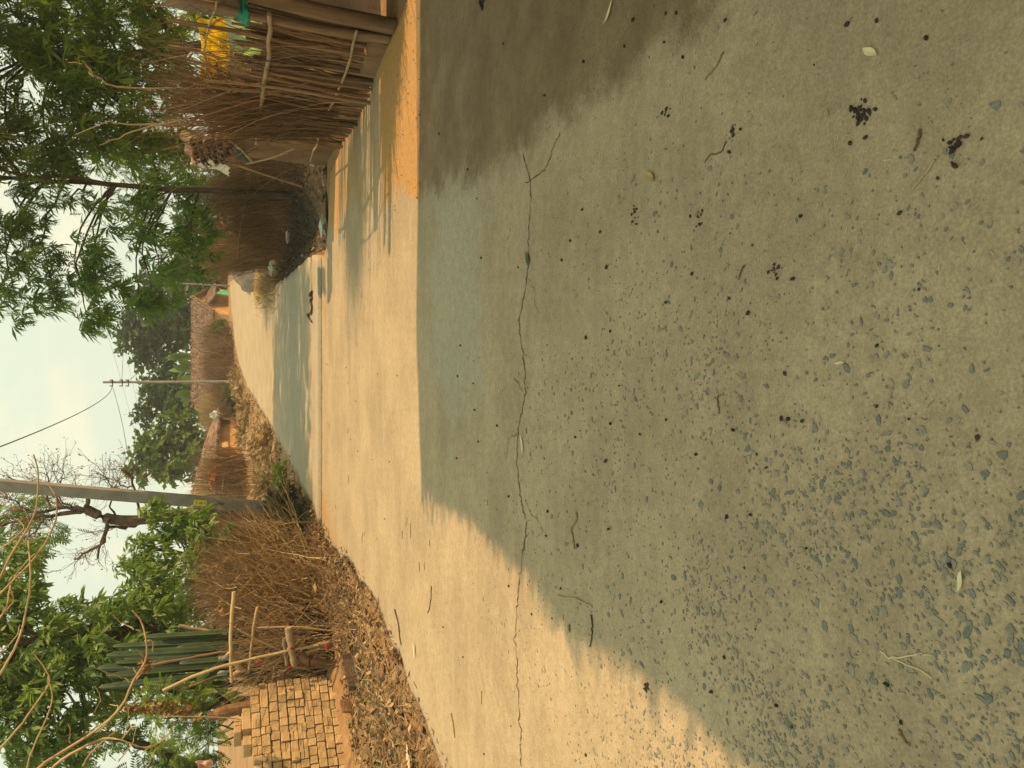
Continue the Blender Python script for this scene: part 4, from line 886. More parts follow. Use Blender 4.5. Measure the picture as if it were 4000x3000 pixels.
for i, (x, y) in enumerate(((-1.3, 37), (-.6, 43), (.1, 47), (-2.4, 40), (.6, 50))):
    clump('dry straw tuft before the low hut, %s of five' % ['nearest the road', 'middle one', 'second farthest', 'leftmost', 'farthest'][i], gz(x, y), (.7, 1.2, .35), 220, 'bank_grass', LEAF_FINE, .3, name='grass_tuft', cat='grass')
litter(5200, lambda y: (edgeL(y) - 2.6 - np.clip((y - 40) * .15, 0, 3), edgeL(y) + .05), (15, 56), None, .13, name='bank_straw', mt='bank_grass', straw=.8, flat=.6, zoff=.05)
for i, (X, Y) in enumerate(((1032, 1680), (1055, 1715))):
    crumple('stone', ['pale stone at the left road edge, farther of two', 'pale stone at the left road edge, nearer of two'][i], 'stone', on_ground(X, Y, .06), (.22, .3, .12), 'rubble', 40 + i)

# ------------------------------------------------------------------ poles and wires
pb = np.array((-2.62, 16.3, -.3)); pt = D(-560, 1848, 16.3)
ep = thing('electric_pole', 'near grey concrete electric pole with a yellow number plate', 'utility pole', (pb[0], pb[1], 0))
ax_ = (pt - pb) / np.linalg.norm(pt - pb); rt = np.array((1, 0, 0)) - ax_ * ax_[0]; rt /= np.linalg.norm(rt)
ang = -.16; fr = np.cross(ax_, rt); R3 = np.stack([rt * math.cos(ang) + fr * math.sin(ang), fr * math.cos(ang) - rt * math.sin(ang), ax_], -1)
Lp = np.linalg.norm(pt - pb); mb = MB(); mb.box((pb + pt) / 2, (.205, .17, Lp), R=R3, taper=.95); mb.build('shaft', M['pole'], ep)
def on_pole(x, z, off):     # point on the face that looks at the camera
    f = R3[:, 1] * (-1 if R3[1, 1] > 0 else 1)
    s_ = (z - pb[2]) / ax_[2]; return pb + ax_ * s_ + R3[:, 0] * x + f * (.085 + off)
def face_box(x, z, w_, h_, t_, name, mt, par, rot=0):
    c, s_ = math.cos(rot), math.sin(rot); Rr = R3 @ np.array([[c, 0, -s_], [0, 1, 0], [s_, 0, c]])
    mb = MB(); mb.box(on_pole(x, z, t_ / 2 + .001), (w_, t_, h_), R=Rr); return mb.build(name, M[mt], par)
zc = float(D(783, 1918, 16.3)[2])
pl = face_box(.0, zc, .118, .235, .006, 'number_plate', 'yellow', ep)
def glyph(x, z, w_, h_, rot=0): 
    c, s_ = math.cos(rot), math.sin(rot); Rr = R3 @ np.array([[c, 0, -s_], [0, 1, 0], [s_, 0, c]])
    mb = MB(); mb.box(on_pole(x, zc + z, .0085), (w_, .003, h_), R=Rr); mb.build('numeral', M['black'], pl)
# characters run down the plate, each turned on its side: 5, III, I
for x, z, w_, h_ in ((.018, .083, .008, .018), (.0, .055, .008, .02), (-.018, .075, .008, .036), (.009, .074, .018, .006), (-.009, .055, .022, .008), (.018, .062, .008, .022)): pass
for x, z, w_, h_ in ((.020, .076, .009, .034), (-.022, .072, .009, .042), (.0, .056, .05, .009), (0, .010, .052, .009), (0, -.012, .052, .009), (0, -.033, .052, .009), (0, -.085, .058, .012)): glyph(x, z, w_, h_)
zb = float(D(850, 1925, 16.3)[2])
def daub(x, z, w_, h_, rot):
    c, s_ = math.cos(rot), math.sin(rot); Rr = R3 @ np.array([[c, 0, -s_], [0, 1, 0], [s_, 0, c]])
    mb = MB(); mb.box(on_pole(x, zb + z, .003), (w_, .003, h_), R=Rr); mb.build('painted_stroke', M['black'], ep)
for x, z, w_, h_, rot in ((.02, .075, .045, .012, .25), (.0, .025, .05, .013, -.15), (-.03, .02, .03, .012, -.5), (.03, -.03, .016, .05, .5), (.015, -.075, .018, .06, -.25), (.02, -.10, .05, .016, .2), (.0, .16, .03, .01, .1)): daub(x, z, w_, h_, rot)

cb = D(905, 1491, 50.5); ct = D(402, 1493, 50.5)
cp = thing('electric_pole', 'thin pole with a concrete footing in the middle distance at the bend', 'utility pole', (cb[0], cb[1], .4))
mb = MB(); mb.tube([cb - (0, 0, .4), ct], [.085, .07], 8); mb.build('shaft', M['pole'], cp)
mb = MB(); mb.box((cb[0], cb[1], .40), (.5, .5, .55), .3, taper=.55, jit=.02); mb.build('footing', M['rubble'], cp)
for X in (440, 478, 502):
    p = D(X, 1496, 50.45); mb = MB(); mb.box(p, (.42, .06, .05)); mb.build('bracket', M['wire'], cp)
    for s_ in (-.17, .17): mb = MB(); mb.tube([p + (s_, 0, .02), p + (s_, 0, .16)], [.05, .035], 6); mb.build('insulator', M['rubble'], cp)
fp0, fp1 = D(896, 1117, 61), D(680, 1106, 61)
fpole = thing('electric_pole', 'far thin pale pole standing before the bright green tree', 'utility pole', fp0)
mb = MB(); mb.tube([fp0 - (0, 0, .3), fp1], [.07, .055], 7); mb.build('shaft', M['pole'], fpole)
mb = MB(); mb.box(fp1 - (0, 0, .25), (.5, .06, .05)); mb.build('bracket', M['wire'], fpole)
def wire(label, a, b, sag, r=.012, mt='wire', n=40):
    t = np.linspace(0, 1, n)[:, None]; P = a * (1 - t) + b * t; P[:, 2] -= (4 * sag * t * (1 - t))[:, 0]
    mb = MB(); mb.tube(P, r, 5); tag(mb.build('overhead_wire', M[mt], loc=a), label, 'wire', 'overhead wires strung between the poles')
ptop = ct - (0, 0, .5)
wire('thick twisted black wire climbing from the thin pole up to the left', D(437, 1512, 50.3), D(-330, 1868, 16.4), .75, .016)
wire('dark service wire sloping from the thin pole down behind the near pole', D(440, 1512, 50.3), D(520, 1960, 36), .15, .014)
wire('dark wire running level from the thin pole to the right', D(476, 1484, 50.4), D(482, 1060, 61), .08, .012)
wire('service wire dropping from the thin pole to the tiled roof', D(507, 1484, 50.4), D(650, 1340, 62.5), .1, .014)
wire('highest of three pale wires passing behind the thin pole', D(405, 1260, 82), D(560, 1835, 70), .15, .013, 'wire_pale')
wire('middle of three pale wires passing behind the thin pole', D(455, 1240, 82), D(585, 1835, 70), .15, .013, 'wire_pale')
wire('lowest of three pale wires passing behind the thin pole', D(520, 1240, 82), D(600, 1810, 70), .12, .013, 'wire_pale')

# ------------------------------------------------------------------ far trees
def far_tree(label, base, blobs, mt='leaf_far', size=.55, dens=.22, r=.16, y=70):
    g0 = np.array((*D(880, base * K, y)[:2], .5)); top = blobs[0][0]
    return tree(label, 'tree', [g0, (g0 + top) / 2 + rng.normal(0, .2, 3), top], r, blobs, mt, SPR_FAR, size, dens, droop=.2, twig_r=.015, limb_r=.05, group='trees standing behind the far houses')
far_tree('dark blue green tree right of the thin pole behind the tiled roof', 700, px_blobs([(335, 690, 40, 74), (300, 680, 35, 74), (300, 740, 40, 74), (340, 745, 35, 74), (275, 710, 25, 74), (370, 700, 40, 73), (390, 660, 35, 73), (345, 650, 30, 74), (285, 645, 22, 74), (385, 735, 28, 74), (320, 775, 15, 74), (400, 700, 30, 72), (330, 620, 35, 75), (295, 765, 14, 74)]), dens=.26, y=74)
far_tree('bright green bush tree behind the ochre far house and far pale pole', 600, px_blobs([(400, 590, 38, 68), (430, 575, 35, 67), (440, 620, 30, 67), (400, 630, 32, 68), (370, 600, 30, 68), (455, 590, 28, 66), (440, 540, 30, 68), (415, 550, 28, 69)]), 'leaf_far_b', dens=.28, y=68)
far_tree('round dark green tree left of the thin pole', 860, px_blobs([(340, 850, 34, 72), (320, 880, 26, 72), (370, 850, 30, 71), (350, 820, 28, 72), (390, 880, 34, 70), (355, 885, 28, 72), (395, 835, 26, 70), (325, 845, 20, 72), (310, 900, 16, 72), (365, 800, 22, 72), (410, 860, 24, 70)]), dens=.28, y=72)
far_tree('light green leafy tree standing behind the low hut', 960, px_blobs([(345, 960, 36, 62), (375, 930, 34, 62), (375, 985, 36, 61), (330, 1000, 34, 62), (405, 950, 30, 61), (400, 1000, 30, 60), (310, 970, 26, 62), (300, 1010, 26, 62), (425, 920, 26, 61), (350, 1020, 34, 61), (420, 985, 24, 60), (395, 905, 22, 62)]), 'leaf_far_b', dens=.30, y=62)
far_tree('low green trees closing the view to the right of the far house', 500, px_blobs([(440, 500, 35, 70), (420, 470, 40, 70), (450, 440, 40, 70), (400, 520, 30, 72), (430, 400, 50, 70)]), dens=.25, y=70)
# banana plants over the roof
bn = thing('banana_plants', 'banana plants with broad leaves rising behind the long tiled roof', 'banana plant', np.array((.5, 65.5, .6)))
for i, (X0, Y0_, X1, Y1) in enumerate(((742, 1545, 690, 1530), (745, 1540, 705, 1568), (740, 1530, 680, 1545), (745, 1500, 690, 1480), (742, 1450, 672, 1425), (742, 1440, 655, 1448), (744, 1430, 690, 1405), (742, 1400, 660, 1390), (742, 1385, 640, 1400), (744, 1560, 715, 1590), (742, 1470, 700, 1490), (743, 1420, 700, 1420))):
    p, q = D(X0, Y0_, 65.5), D(X1, Y1, 65.2 + rng.normal(0, .4)); p[2] -= .25; mid = (p + q) / 2 + (0, 0, .22); sp = curve([p, mid, q], 9)
    wv = np.array([.03, .16, .24, .27, .26, .23, .18, .10, .01]) * 1.0; d = np.gradient(sp, axis=0); sd_ = np.cross(d, (rng.normal(0, .3), -1, rng.normal(0, .3))); sd_ /= np.linalg.norm(sd_, axis=1, keepdims=True)
    v = np.concatenate([sp + sd_ * wv[:, None] - (0, 0, .05), sp, sp - sd_ * wv[:, None] - (0, 0, .05)]); k = np.arange(8)
    mb = MB(); mb.add(v, np.vstack([np.stack([k, k + 1, k + 10, k + 9], -1), np.stack([k + 9, k + 10, k + 19, k + 18], -1)]), rng.random()); mb.build('leaf', M['banana'], bn, smooth=True)
for Y in (1400, 1450, 1540):
    p = D(760, Y, 65.5); mb = MB(); mb.tube([np.array((p[0], p[1], .4)), p + (0, 0, .3)], [.14, .09], 7); mb.build('stem', M['cactus'], bn)

# ------------------------------------------------------------------ left side: bare tree, leafy trees, cactus
bt = thing('bare_tree', 'gnarled bare tree with dry seed heads behind the near pole', 'tree', np.array((-4.6, 17.5, 0)))
yb = 17.5
tk = [D(1100, 2010, yb), D(800, 2010, yb), D(600, 2020, yb), D(520, 2035, yb), D(420, 2025, yb), D(340, 1990, yb)]
tk[0][2] = 0
mb = MB(); c = curve(tk, 18); mb.tube(c, np.linspace(.15, .085, 18) * rng.uniform(.9, 1.15, 18), 9); mb.build('trunk', M['bark_brown'], bt, smooth=True)
limbs = []
for pts, r in ((((340, 1990), (345, 1945), (320, 1935)), .05), (((380, 2005), (300, 1985), (220, 1985), (150, 2000), (40, 1995)), .05), (((340, 1990), (260, 2005), (180, 2020), (60, 2040), (-80, 2060)), .05), (((560, 2030), (500, 2060), (420, 2065), (380, 2180)), .05), (((420, 2025), (400, 2120), (330, 2160), (290, 2190)), .04), (((550, 2025), (535, 1950), (520, 1890), (500, 1850), (460, 1830)), .03), (((250, 1985), (200, 1930), (150, 1900), (80, 1880), (30, 1865)), .025), (((200, 1985), (180, 1920), (190, 1880), (175, 1845)), .022), (((470, 2030), (430, 1985), (440, 1930), (420, 1880), (390, 1855)), .022), (((120, 2000), (60, 1960), (10, 1930)), .02), (((300, 1985), (240, 1960), (230, 1900), (245, 1860)), .018), (((180, 2020), (130, 2080), (60, 2110)), .025), (((520, 1900), (480, 1900), (440, 1860)), .015)):
    p3 = [D(a, b_, yb + rng.normal(0, .15)) for a, b_ in pts]; c = curve(p3, 14); c[1:] += rng.normal(0, .015, (13, 3)); limbs.append(c)
    mb = MB(); mb.tube(c, np.linspace(r, r * .35, 14) * rng.uniform(.85, 1.2, 14), 7); mb.build('branch', M['bark_brown'], bt, smooth=True)
mb = MB(); P = np.stack([c[2::1][:12] for c in limbs]); r = np.full(P.shape[:2], .012)
Q, q = side_twigs(P, r, 13, .55, 5); mb.twigs(Q, np.maximum(q, .004), 3); Q2, q2 = side_twigs(Q, q, 4, .28, 4); mb.twigs(Q2, np.maximum(q2, .003), 3); stuff(mb.build('twigs', M['twig_red'], bt))
mb = MB(); E_ = Q2[:, -1]; E_ = np.repeat(E_[rng.random(len(E_)) < .55], 2, 0) + rng.normal(0, .02, (1, 3)); E_ = E_ + rng.normal(0, .03, E_.shape)
mb.scatter(lv, [(0, 1, 2, 3)], E_, rots(rng.normal(0, 1, E_.shape)), rng.uniform(.03, .065, len(E_))); stuff(mb.build('seed_heads', M['leaf_dry'], bt))

tree('big broad leaved tree with glossy drooping leaves left of the road', 'tree', [np.array((-5.2, 12.6, 0)), D(700, 2480, 12.6), D(350, 2480, 12.5), D(40, 2500, 12.4), D(-300, 2520, 12.4)], .12,
    px_blobs([(40, 1200, 50, 13.5), (20, 1260, 60, 13), (60, 1320, 55, 12.6), (20, 1400, 60, 12.4), (100, 1400, 60, 12.4), (40, 1490, 60, 12.2), (110, 1480, 60, 12), (30, 1570, 60, 12), (100, 1560, 60, 12), (180, 1560, 50, 12.2), (150, 1360, 46, 12.4), (190, 1330, 40, 12.6), (170, 1440, 56, 12.2), (240, 1370, 52, 12.2), (230, 1450, 50, 12.4), (290, 1320, 45, 12.4), (320, 1385, 45, 12.2), (300, 1450, 45, 12.4), (250, 1300, 42, 12.6), (220, 1500, 42, 12.4), (130, 1620, 50, 12), (40, 1640, 50, 12), (300, 1265, 34, 12.8), (355, 1330, 36, 12.4), (370, 1400, 36, 12.2), (-50, 1300, 60, 12.6), (-60, 1420, 80, 12.4), (-60, 1550, 80, 12)]), 'leaf_broad', SPRAYS, .175, 2.7, droop=.6, limb_r=.02)
tree('small tree with drooping lance shaped leaves just left of the near pole', 'tree', [np.array((-3.75, 14.0, 0)), D(800, 2180, 14), D(600, 2140, 14), D(500, 2100, 14)], .05,
    px_blobs([(330, 1115, 28, 14), (350, 1145, 34, 14), (385, 1125, 24, 13.8), (390, 1170, 34, 13.7), (420, 1140, 26, 13.5), (425, 1180, 34, 13.5), (400, 1220, 36, 13.4), (350, 1200, 36, 13.8), (300, 1180, 32, 13.8), (310, 1230, 38, 13.4), (270, 1230, 34, 13.6), (370, 1265, 34, 13.2), (450, 1150, 26, 13.3), (435, 1225, 26, 13.3)]), 'leaf_broad', SPRAYS, .175, 2.3, droop=.75, limb_r=.015)
tree('fine leaved green shrub at the lower left behind the bricks', 'shrub', [np.array((-5.6, 10.6, 0)), D(850, 2720, 10.6), D(650, 2700, 10.6)], .04,
    px_blobs([(350, 1510, 30, 10.4), (385, 1525, 26, 10.4), (400, 1560, 28, 10.4), (360, 1560, 26, 10.5), (420, 1500, 24, 10.4), (330, 1530, 26, 10.5), (420, 1600, 28, 10.6), (440, 1545, 28, 10.5), (455, 1580, 24, 10.5), (340, 1610, 22, 11), (400, 1640, 22, 11)]), 'leaf_bright', LEAF_FINE, .16, .9, droop=.3, limb_r=.012, name='green_shrub')
tree('shaded fine leaved tree at the far lower left edge', 'tree', [np.array((-7.4, 13.5, 0)), D(500, 2900, 13.5), D(200, 2900, 13.5)], .1,
    px_blobs([(190, 1640, 45, 13.4), (240, 1560, 36, 13.6), (270, 1600, 30, 13.6), (60, 1660, 60, 13.4), (330, 1650, 16, 13.6), (140, 1690, 60, 13.4), (395, 1660, 30, 13.8), (430, 1640, 26, 13.8), (10, 1600, 50, 13.4)]), 'leaf_neem', LEAF_FINE, .3, .9, droop=.4)
tree('leafy background trees behind the left hedge', 'tree', [np.array((-7.5, 19, 0)), np.array((-7.4, 19, 2)), np.array((-7.3, 19, 4.2))], .14,
    px_blobs([(330, 1290, 60, 19), (280, 1340, 60, 19), (380, 1340, 60, 18.5), (430, 1290, 50, 18), (430, 1400, 60, 17), (450, 1480, 55, 16), (370, 1440, 60, 18), (120, 1350, 60, 19), (200, 1420, 60, 19), (330, 1500, 40, 17), (300, 1400, 55, 19), (60, 1450, 70, 19), (440, 1230, 40, 17)]), 'leaf_broad', SPRAYS, .22, 1.7, droop=.5)
tree('spreading tree top left beyond the bare tree', 'tree', [np.array((-6.5, 21, 0)), np.array((-6.4, 21, 2.5)), np.array((-6.1, 21, 5.5))], .12,
    px_blobs([(30, 1130, 45, 21), (60, 1095, 35, 21), (10, 1180, 50, 21), (85, 1150, 30, 21), (-40, 1140, 60, 21)]), 'leaf_neem', LEAF_NEEM, .36, .8, droop=.5)

# cactus: upright ribbed columns
ca = thing('cactus', 'clump of tall dark green column cactus behind the sticks', 'cactus', np.array((-4.1, 10.9, 0)))
def column(p, q, r):
    p, q = np.asarray(p, float), np.asarray(q, float); t = np.r_[np.linspace(0, .93, 12), .95, .97, .985, .995, 1.0]; n = len(t); k = 12
    a = q - p; L_ = np.linalg.norm(a); a /= L_; s_ = np.cross(a, (0, 1, 0)); s_ /= np.linalg.norm(s_); u = np.cross(s_, a)
    rad = r * np.where(t < .93, 1, np.sqrt(np.clip(1 - ((t - .93) / .0702) ** 2, .0, 1))) * (1 + .05 * np.sin(t * 20 + p[0] * 9)); th = np.arange(k) * 2 * math.pi / k; rib = np.where(np.arange(k) % 3 == 0, 1.08, .72)
    v = (p + (q - p) * t[:, None])[:, None] + rad[:, None, None] * rib[None, :, None] * (s_ * np.cos(th)[:, None] + u * np.sin(th)[:, None])[None]
    i = np.arange(n - 1)[:, None] * k; j = np.arange(k)[None]; jn = (j + 1) % k; f = np.stack([i + j, i + jn, i + k + jn, i + k + j], -1).reshape(-1, 4)
    mb = MB(); mb.add(v.reshape(-1, 3), f, np.repeat(np.tile(np.where(np.arange(k) % 3 == 0, 1.0, .05), n), 1)); mb.build('column', M['cactus'], ca)  # rim light painted in: ridges tinted pale, grooves dark
for X0, Y0_, X1, Y1, r in ((900, 2560, 415, 2560, .05), (900, 2575, 485, 2573, .055), (900, 2600, 380, 2610, .055), (900, 2530, 440, 2525, .05), (880, 2510, 630, 2505, .05), (900, 2615, 420, 2640, .05), (900, 2650, 470, 2670, .06), (900, 2635, 385, 2685, .045), (900, 2665, 520, 2655, .05), (900, 2490, 560, 2490, .045), (900, 2700, 600, 2690, .05), (900, 2552, 540, 2549, .05), (900, 2588, 450, 2590, .05), (900, 2625, 560, 2626, .05), (900, 2520, 690, 2530, .045), (900, 2590, 700, 2592, .05)):
    y = rng.uniform(10.5, 11.3); p = D(X0, Y0_, y); p[2] = -.05; column(p, D(X1, Y1, y + rng.normal(0, .05)), r * .84)

# bare pale vines sweeping in from the upper left
vn = thing('bare_vine', 'pale leafless curving branches hanging across the upper left trees', 'branches', np.array((-5.6, 9.0, 0)))
z8 = lambda pts: [(a / 2.212, 2250 + b / 2.212) for a, b in pts]; z6 = lambda pts: [(a / 2.212, 1800 + b / 2.212) for a, b in pts]
for pts, r in ((z8([(150, 1900), (330, 1650), (600, 1470), (850, 1310), (1030, 1130), (1130, 900), (1240, 730), (1255, 560), (1215, 380), (1140, 290)]), .017), (z8([(300, 1900), (480, 1640), (700, 1500), (900, 1410), (1060, 1420), (1250, 1490), (1400, 1440), (1500, 1350)]), .014), (z8([(-100, 1600), (0, 1480), (200, 1250), (380, 980), (400, 870), (270, 690)]), .012), (z8([(150, 2000), (230, 1650), (310, 1400), (430, 1100), (400, 880)]), .012), (z8([(-100, 950), (0, 850), (130, 620), (200, 380), (250, 0), (230, -300)]), .015), (z8([(-60, 730), (0, 660), (160, 510), (200, 400)]), .009),
               (z6([(-80, 1100), (0, 1000), (150, 720), (250, 560), (310, 400), (330, 130), (290, -60)]), .013), (z6([(-80, 1280), (0, 1150), (250, 900), (400, 700), (480, 500), (490, 350), (420, 200)]), .013), (z6([(-60, 900), (0, 780), (130, 690), (230, 600), (180, 520)]), .009), (z6([(-60, 1500), (0, 1330), (130, 1190), (100, 1060)]), .009), (z6([(-50, 1440), (60, 1250), (130, 1000), (330, 780)]), .010), (z6([(100, 650), (200, 700), (250, 560), (180, 300)]), .008),
               (z8([(610, 1450), (620, 1330), (605, 1270)]), .006), (z8([(860, 1330), (1010, 1130), (940, 1090)]), .008), (z8([(1060, 1400), (1150, 1300), (1170, 1290)]), .008), (z8([(720, 1640), (830, 1480), (960, 1380), (940, 1350)]), .010), (z8([(1130, 920), (1010, 870), (800, 780)]), .007), (z8([(1250, 560), (1330, 560), (1325, 660)]), .009), (z8([(1210, 480), (1060, 430), (960, 380)]), .008), (z8([(1080, 1060), (1110, 1200), (1080, 1370)]), .006), (z8([(820, 1180), (860, 1050), (800, 950)]), .006), (z8([(1020, 1600), (1130, 1450), (1160, 1310)]), .007), (z8([(1280, 1640), (1370, 1500), (1430, 1490)]), .006)):
    yv = rng.uniform(8.6, 9.4); c = curve([D(a, b_, yv + rng.normal(0, .06)) for a, b_ in pts], 22); c += np.cumsum(rng.normal(0, .0035, (22, 3)), axis=0)
    mb = MB(); mb.tube(c, np.linspace(r, r * .5, 22), 6, rng.random()); mb.build('vine', M['twig_pale'], vn, smooth=True)
g0 = np.array((-5.9, 8.8, 0)); mb = MB(); mb.tube(curve([g0, g0 + (-.1, .05, 1.5), D(60, 3150, 9.0)], 10), np.linspace(.05, .03, 10), 7); mb.build('stem', M['bark_pale'], vn)
mb = MB(); c = D(560, 2605, 9.1); n = 40; mb.scatter(lv, [(0, 1, 2, 3)], c + rng.normal(0, .05, (n, 3)), rots(rng.normal(0, 1, (n, 3))), rng.uniform(.06, .14, n)); stuff(mb.build('curled_leaves', M['leaf_dry'], vn))
# hanging dead brown frond
df = thing('dead_frond', 'hanging dead orange brown foliage above the brick stack', 'dead foliage', D(720, 2770, 9.9))
mb = MB(); st = curve([D(490, 2772, 9.9), D(560, 2768, 9.9), D(640, 2760, 9.9), D(700, 2775, 9.9), D(760, 2800, 9.9)], 60); st = np.repeat(st, 6, 0) + rng.normal(0, .06, (360, 3)) * np.linspace(.2, 1.3, 360)[:, None]
mb.scatter(lv, [(0, 1, 2, 3)], st, rots(rng.normal(0, 1, (360, 3)) + (0, 0, -.6)), rng.uniform(.03, .09, 360)); stuff(mb.build('dead_leaves', M['orange_brown'] if 'orange_brown' in M else M['leaf_dry'], df))
mb = MB(); mb.tube(curve([D(485, 2772, 9.9), D(640, 2762, 9.9), D(760, 2800, 9.9)], 9), .008, 5); mb.build('stalk', M['twig_red'], df)
# added hut; its dark walls stand in for the deep shade behind the bricks
dh = thing('shade_hut', 'added thatched hut, walls dark to paint shade, behind the brick stack at the lower left', 'hut', (-7.0, 11.6, 0))
mb = MB(); mb.box((-7.2, 11.9, .85), (2.4, 1.8, 1.9), .15, jit=.01); mb.build('wall', M['bark'], dh)
mb = MB(); P, r = brush([(-8.3, 10.8), (-6.0, 10.9)], 700, 1.95, .18, .008, lean=.3, base=(1.3, .1), updir=(.1, -.35, -.8)); mb.twigs(P, r, 3)
P, r = brush([(-8.3, 11.2), (-6.0, 11.3)], 500, 2.2, .3, .008, lean=.5, base=(1.6, .1), updir=(.1, -.9, .1)); mb.twigs(P, r, 3); stuff(mb.build('thatch', M['twig'], dh))
sheet('pink_rag', 'pink rag hanging by the added hut at the left picture edge', 'rag', (D(760, 2975, 9.9), D(765, 3010, 9.9), D(835, 3030, 9.9), D(828, 2965, 9.9)), 'pink_cloth', .04, seed=44)

# ------------------------------------------------------------------ broken stick gate between hedge and bricks
gt = thing('stick_gate', 'broken gate of pale poles, crossed sticks and logs next to the bricks', 'gate', np.array((-3.75, 9.8, 0)))
def gstick(pts, r, mt, name, n=12, k=7, wob=.004, ya=10.30):
    c = curve([D(*p) if len(p) == 3 else D(*p, ya) for p in pts], n); c[1:-1] += rng.normal(0, wob, (n - 2, 3))
    mb = MB(); mb.tube(c, np.linspace(r, r * .8, n), k, rng.random()); return mb.build(name, M[mt], gt, smooth=True)
z7 = lambda pts: [(500 + a / 2.212, 1950 + b / 2.212) for a, b in pts]
gstick(z7([(915, 800), (890, 1080), (885, 1300), (895, 1580)]), .024, 'bamboo', 'rail', ya=10.15)
gstick(z7([(1120, 930), (1080, 1150), (1060, 1350), (1045, 1475)]), .019, 'wood_pale', 'rail', ya=10.25)
gstick(z7([(300, 1655), (640, 1500), (900, 1420), (1330, 1320), (1640, 1260)]), .020, 'bamboo', 'leaning_pole', ya=10.05)
gstick(z7([(1510, 1330), (1650, 1295)]), .018, 'wood_pale', 'leaning_pole', ya=10.10)
gstick(z7([(440, 1655), (600, 1590), (860, 1490), (1000, 1440)]), .016, 'wood', 'leaning_pole', ya=10.40)
gstick(z7([(160, 1440), (420, 1390), (700, 1340), (880, 1310)]), .018, 'wood', 'leaning_pole', ya=10.45)
gstick(z7([(440, 1095), (640, 1130), (850, 1160)]), .024, 'wood_pale', 'short_pole', ya=10.85)
gstick(z7([(560, 1155), (700, 1160), (840, 1165)]), .012, 'wood_pale', 'short_pole', ya=10.75)
gstick(z7([(1385, 1110), (1410, 1280), (1440, 1440)]), .052, 'bark_pale', 'log', ya=10.05)
gstick(z7([(1345, 1200), (1360, 1330), (1375, 1440)]), .03, 'bark_pale', 'log', ya=10.15)
gstick(z7([(1480, 1330), (1540, 1395), (1650, 1415), (1820, 1420)]), .062, 'wood', 'log', ya=10.10)
gstick(z7([(1000, 1500), (1150, 1480), (1400, 1445), (1700, 1500), (1850, 1520)]), .05, 'bark', 'post', ya=10.45)
gstick(z7([(860, 1330), (930, 1410), (990, 1480)]), .05, 'wood_pale', 'forked_stump', ya=10.35)
gstick(z7([(900, 1530), (980, 1480), (1050, 1490)]), .035, 'wood_pale', 'forked_stump', ya=10.35)
gstick(z7([(1120, 1110), (1400, 1105), (1700, 1130), (1880, 1140)]), .012, 'wood_pale', 'stick', ya=10.15)
gstick(z7([(950, 1120), (1100, 1210), (1330, 1310)]), .014, 'wood_pale', 'stick', ya=10.25)
gstick(z7([(1500, 960), (1560, 990), (1660, 985)]), .07, 'bark', 'log', ya=10.95)
gstick(z7([(1640, 1260), (1780, 1230), (1890, 1225)]), .025, 'bark_pale', 'stick', ya=10.10)
gstick(z7([(1600, 1500), (1830, 1440), (1890, 1460)]), .012, 'bark', 'stick', ya=9.95)
mb = MB(); P, r = brush([(-3.3, 10.75), (-3.6, 10.45), (-3.9, 10.4)], 260, 1.45, .08, .005, lean=.4, base=(0, .6), wob=.1); mb.twigs(P, r, 4); Q, q = side_twigs(P, r, 2, .3); mb.twigs(Q, q, 3); stuff(mb.build('tangled_twigs', M['twig_pale'], gt))
for X, Y, w_, lb in ((1278, 2525, .06, 'red cloth knot low on the stick gate near the ground'), (1012, 2590, .04, 'red cloth knot behind the upper sticks of the gate'), (1132, 2608, .035, 'dark red strip hanging from the horizontal log of the gate'), (1140, 2532, .03, 'small red tie on the leaning pale pole')):
    crumple('red_tie', lb, 'cloth', D(X, Y, 9.98), (w_ * .5, w_ * .5, w_ * .75), 'red_cloth', int(X))
for X, Y, lb in ((875, 2570, 'grey green rag tied to the top of the pale rail'), (870, 2630, 'grey green rag wound round the thin pole behind the rail'), (1138, 2528, 'faded rag tied beside the red strip on the log')):
    crumple('rag_tie', lb, 'cloth', D(X, Y, 10.08), (.03, .03, .06), 'grey_rag', int(X + Y))

# ------------------------------------------------------------------ brick stack
bs = thing('brick_stack', 'stack of dry yellow ochre bricks at the left edge', 'brick stack', np.array((-4.3, 9.5, 0)))
A0 = np.array((-3.72, 10.15, 0)); dv = np.array((-.66, -1.0, 0)); dv /= np.linalg.norm(dv); nv = np.array((dv[1], -dv[0], 0)) * -1
if nv[0] < 0: nv = -nv
RB = np.stack([dv, -nv, np.array((0, 0, 1.))], -1)
def brick_mesh(sx, sy, sz, seed):
    r_ = np.random.default_rng(seed); b = .10; v = []
    for z, in_ in ((-.5, b), (-.5 + b, 0), (.5 - b, 0), (.5, b)):
        for x, y in ((-1, -1), (1, -1), (1, 1), (-1, 1)):
            v.append((x * (.5 - in_ * .5 * min(1, sz / sx)), y * (.5 - in_ * .25), z))
    v = np.array(v) + r_.normal(0, .018, (16, 3)); v *= (sx, sy, sz)
    f = [(0, 3, 2, 1), (12, 13, 14, 15)] + [(4 * l + i, 4 * l + (i + 1) % 4, 4 * l + 4 + (i + 1) % 4, 4 * l + 4 + i) for l in range(3) for i in range(4)]
    mb = MB(); mb.add(v, f); o = mb.build('brick', M['brick']); me = o.data; bpy.data.objects.remove(o); return me
BM = [brick_mesh(1, 1, 1, s) for s in range(8)]
def put_brick(p, size, yaw=0, R=None, par=None):
    par = par or bs; o = bpy.data.objects.new('brick', BM[rng.integers(8)]); C.objects.link(o); o.parent = par
    Rr = (RB if R is None else R) @ rotz(yaw) @ np.diag(size); q = p - wloc(par)
    o.matrix_local = Matrix([list(Rr[i]) + [float(q[i])] for i in range(3)] + [[0, 0, 0, 1]])
NC, NR, HC = 17, 11, .104
core = MB()
zz = -.02
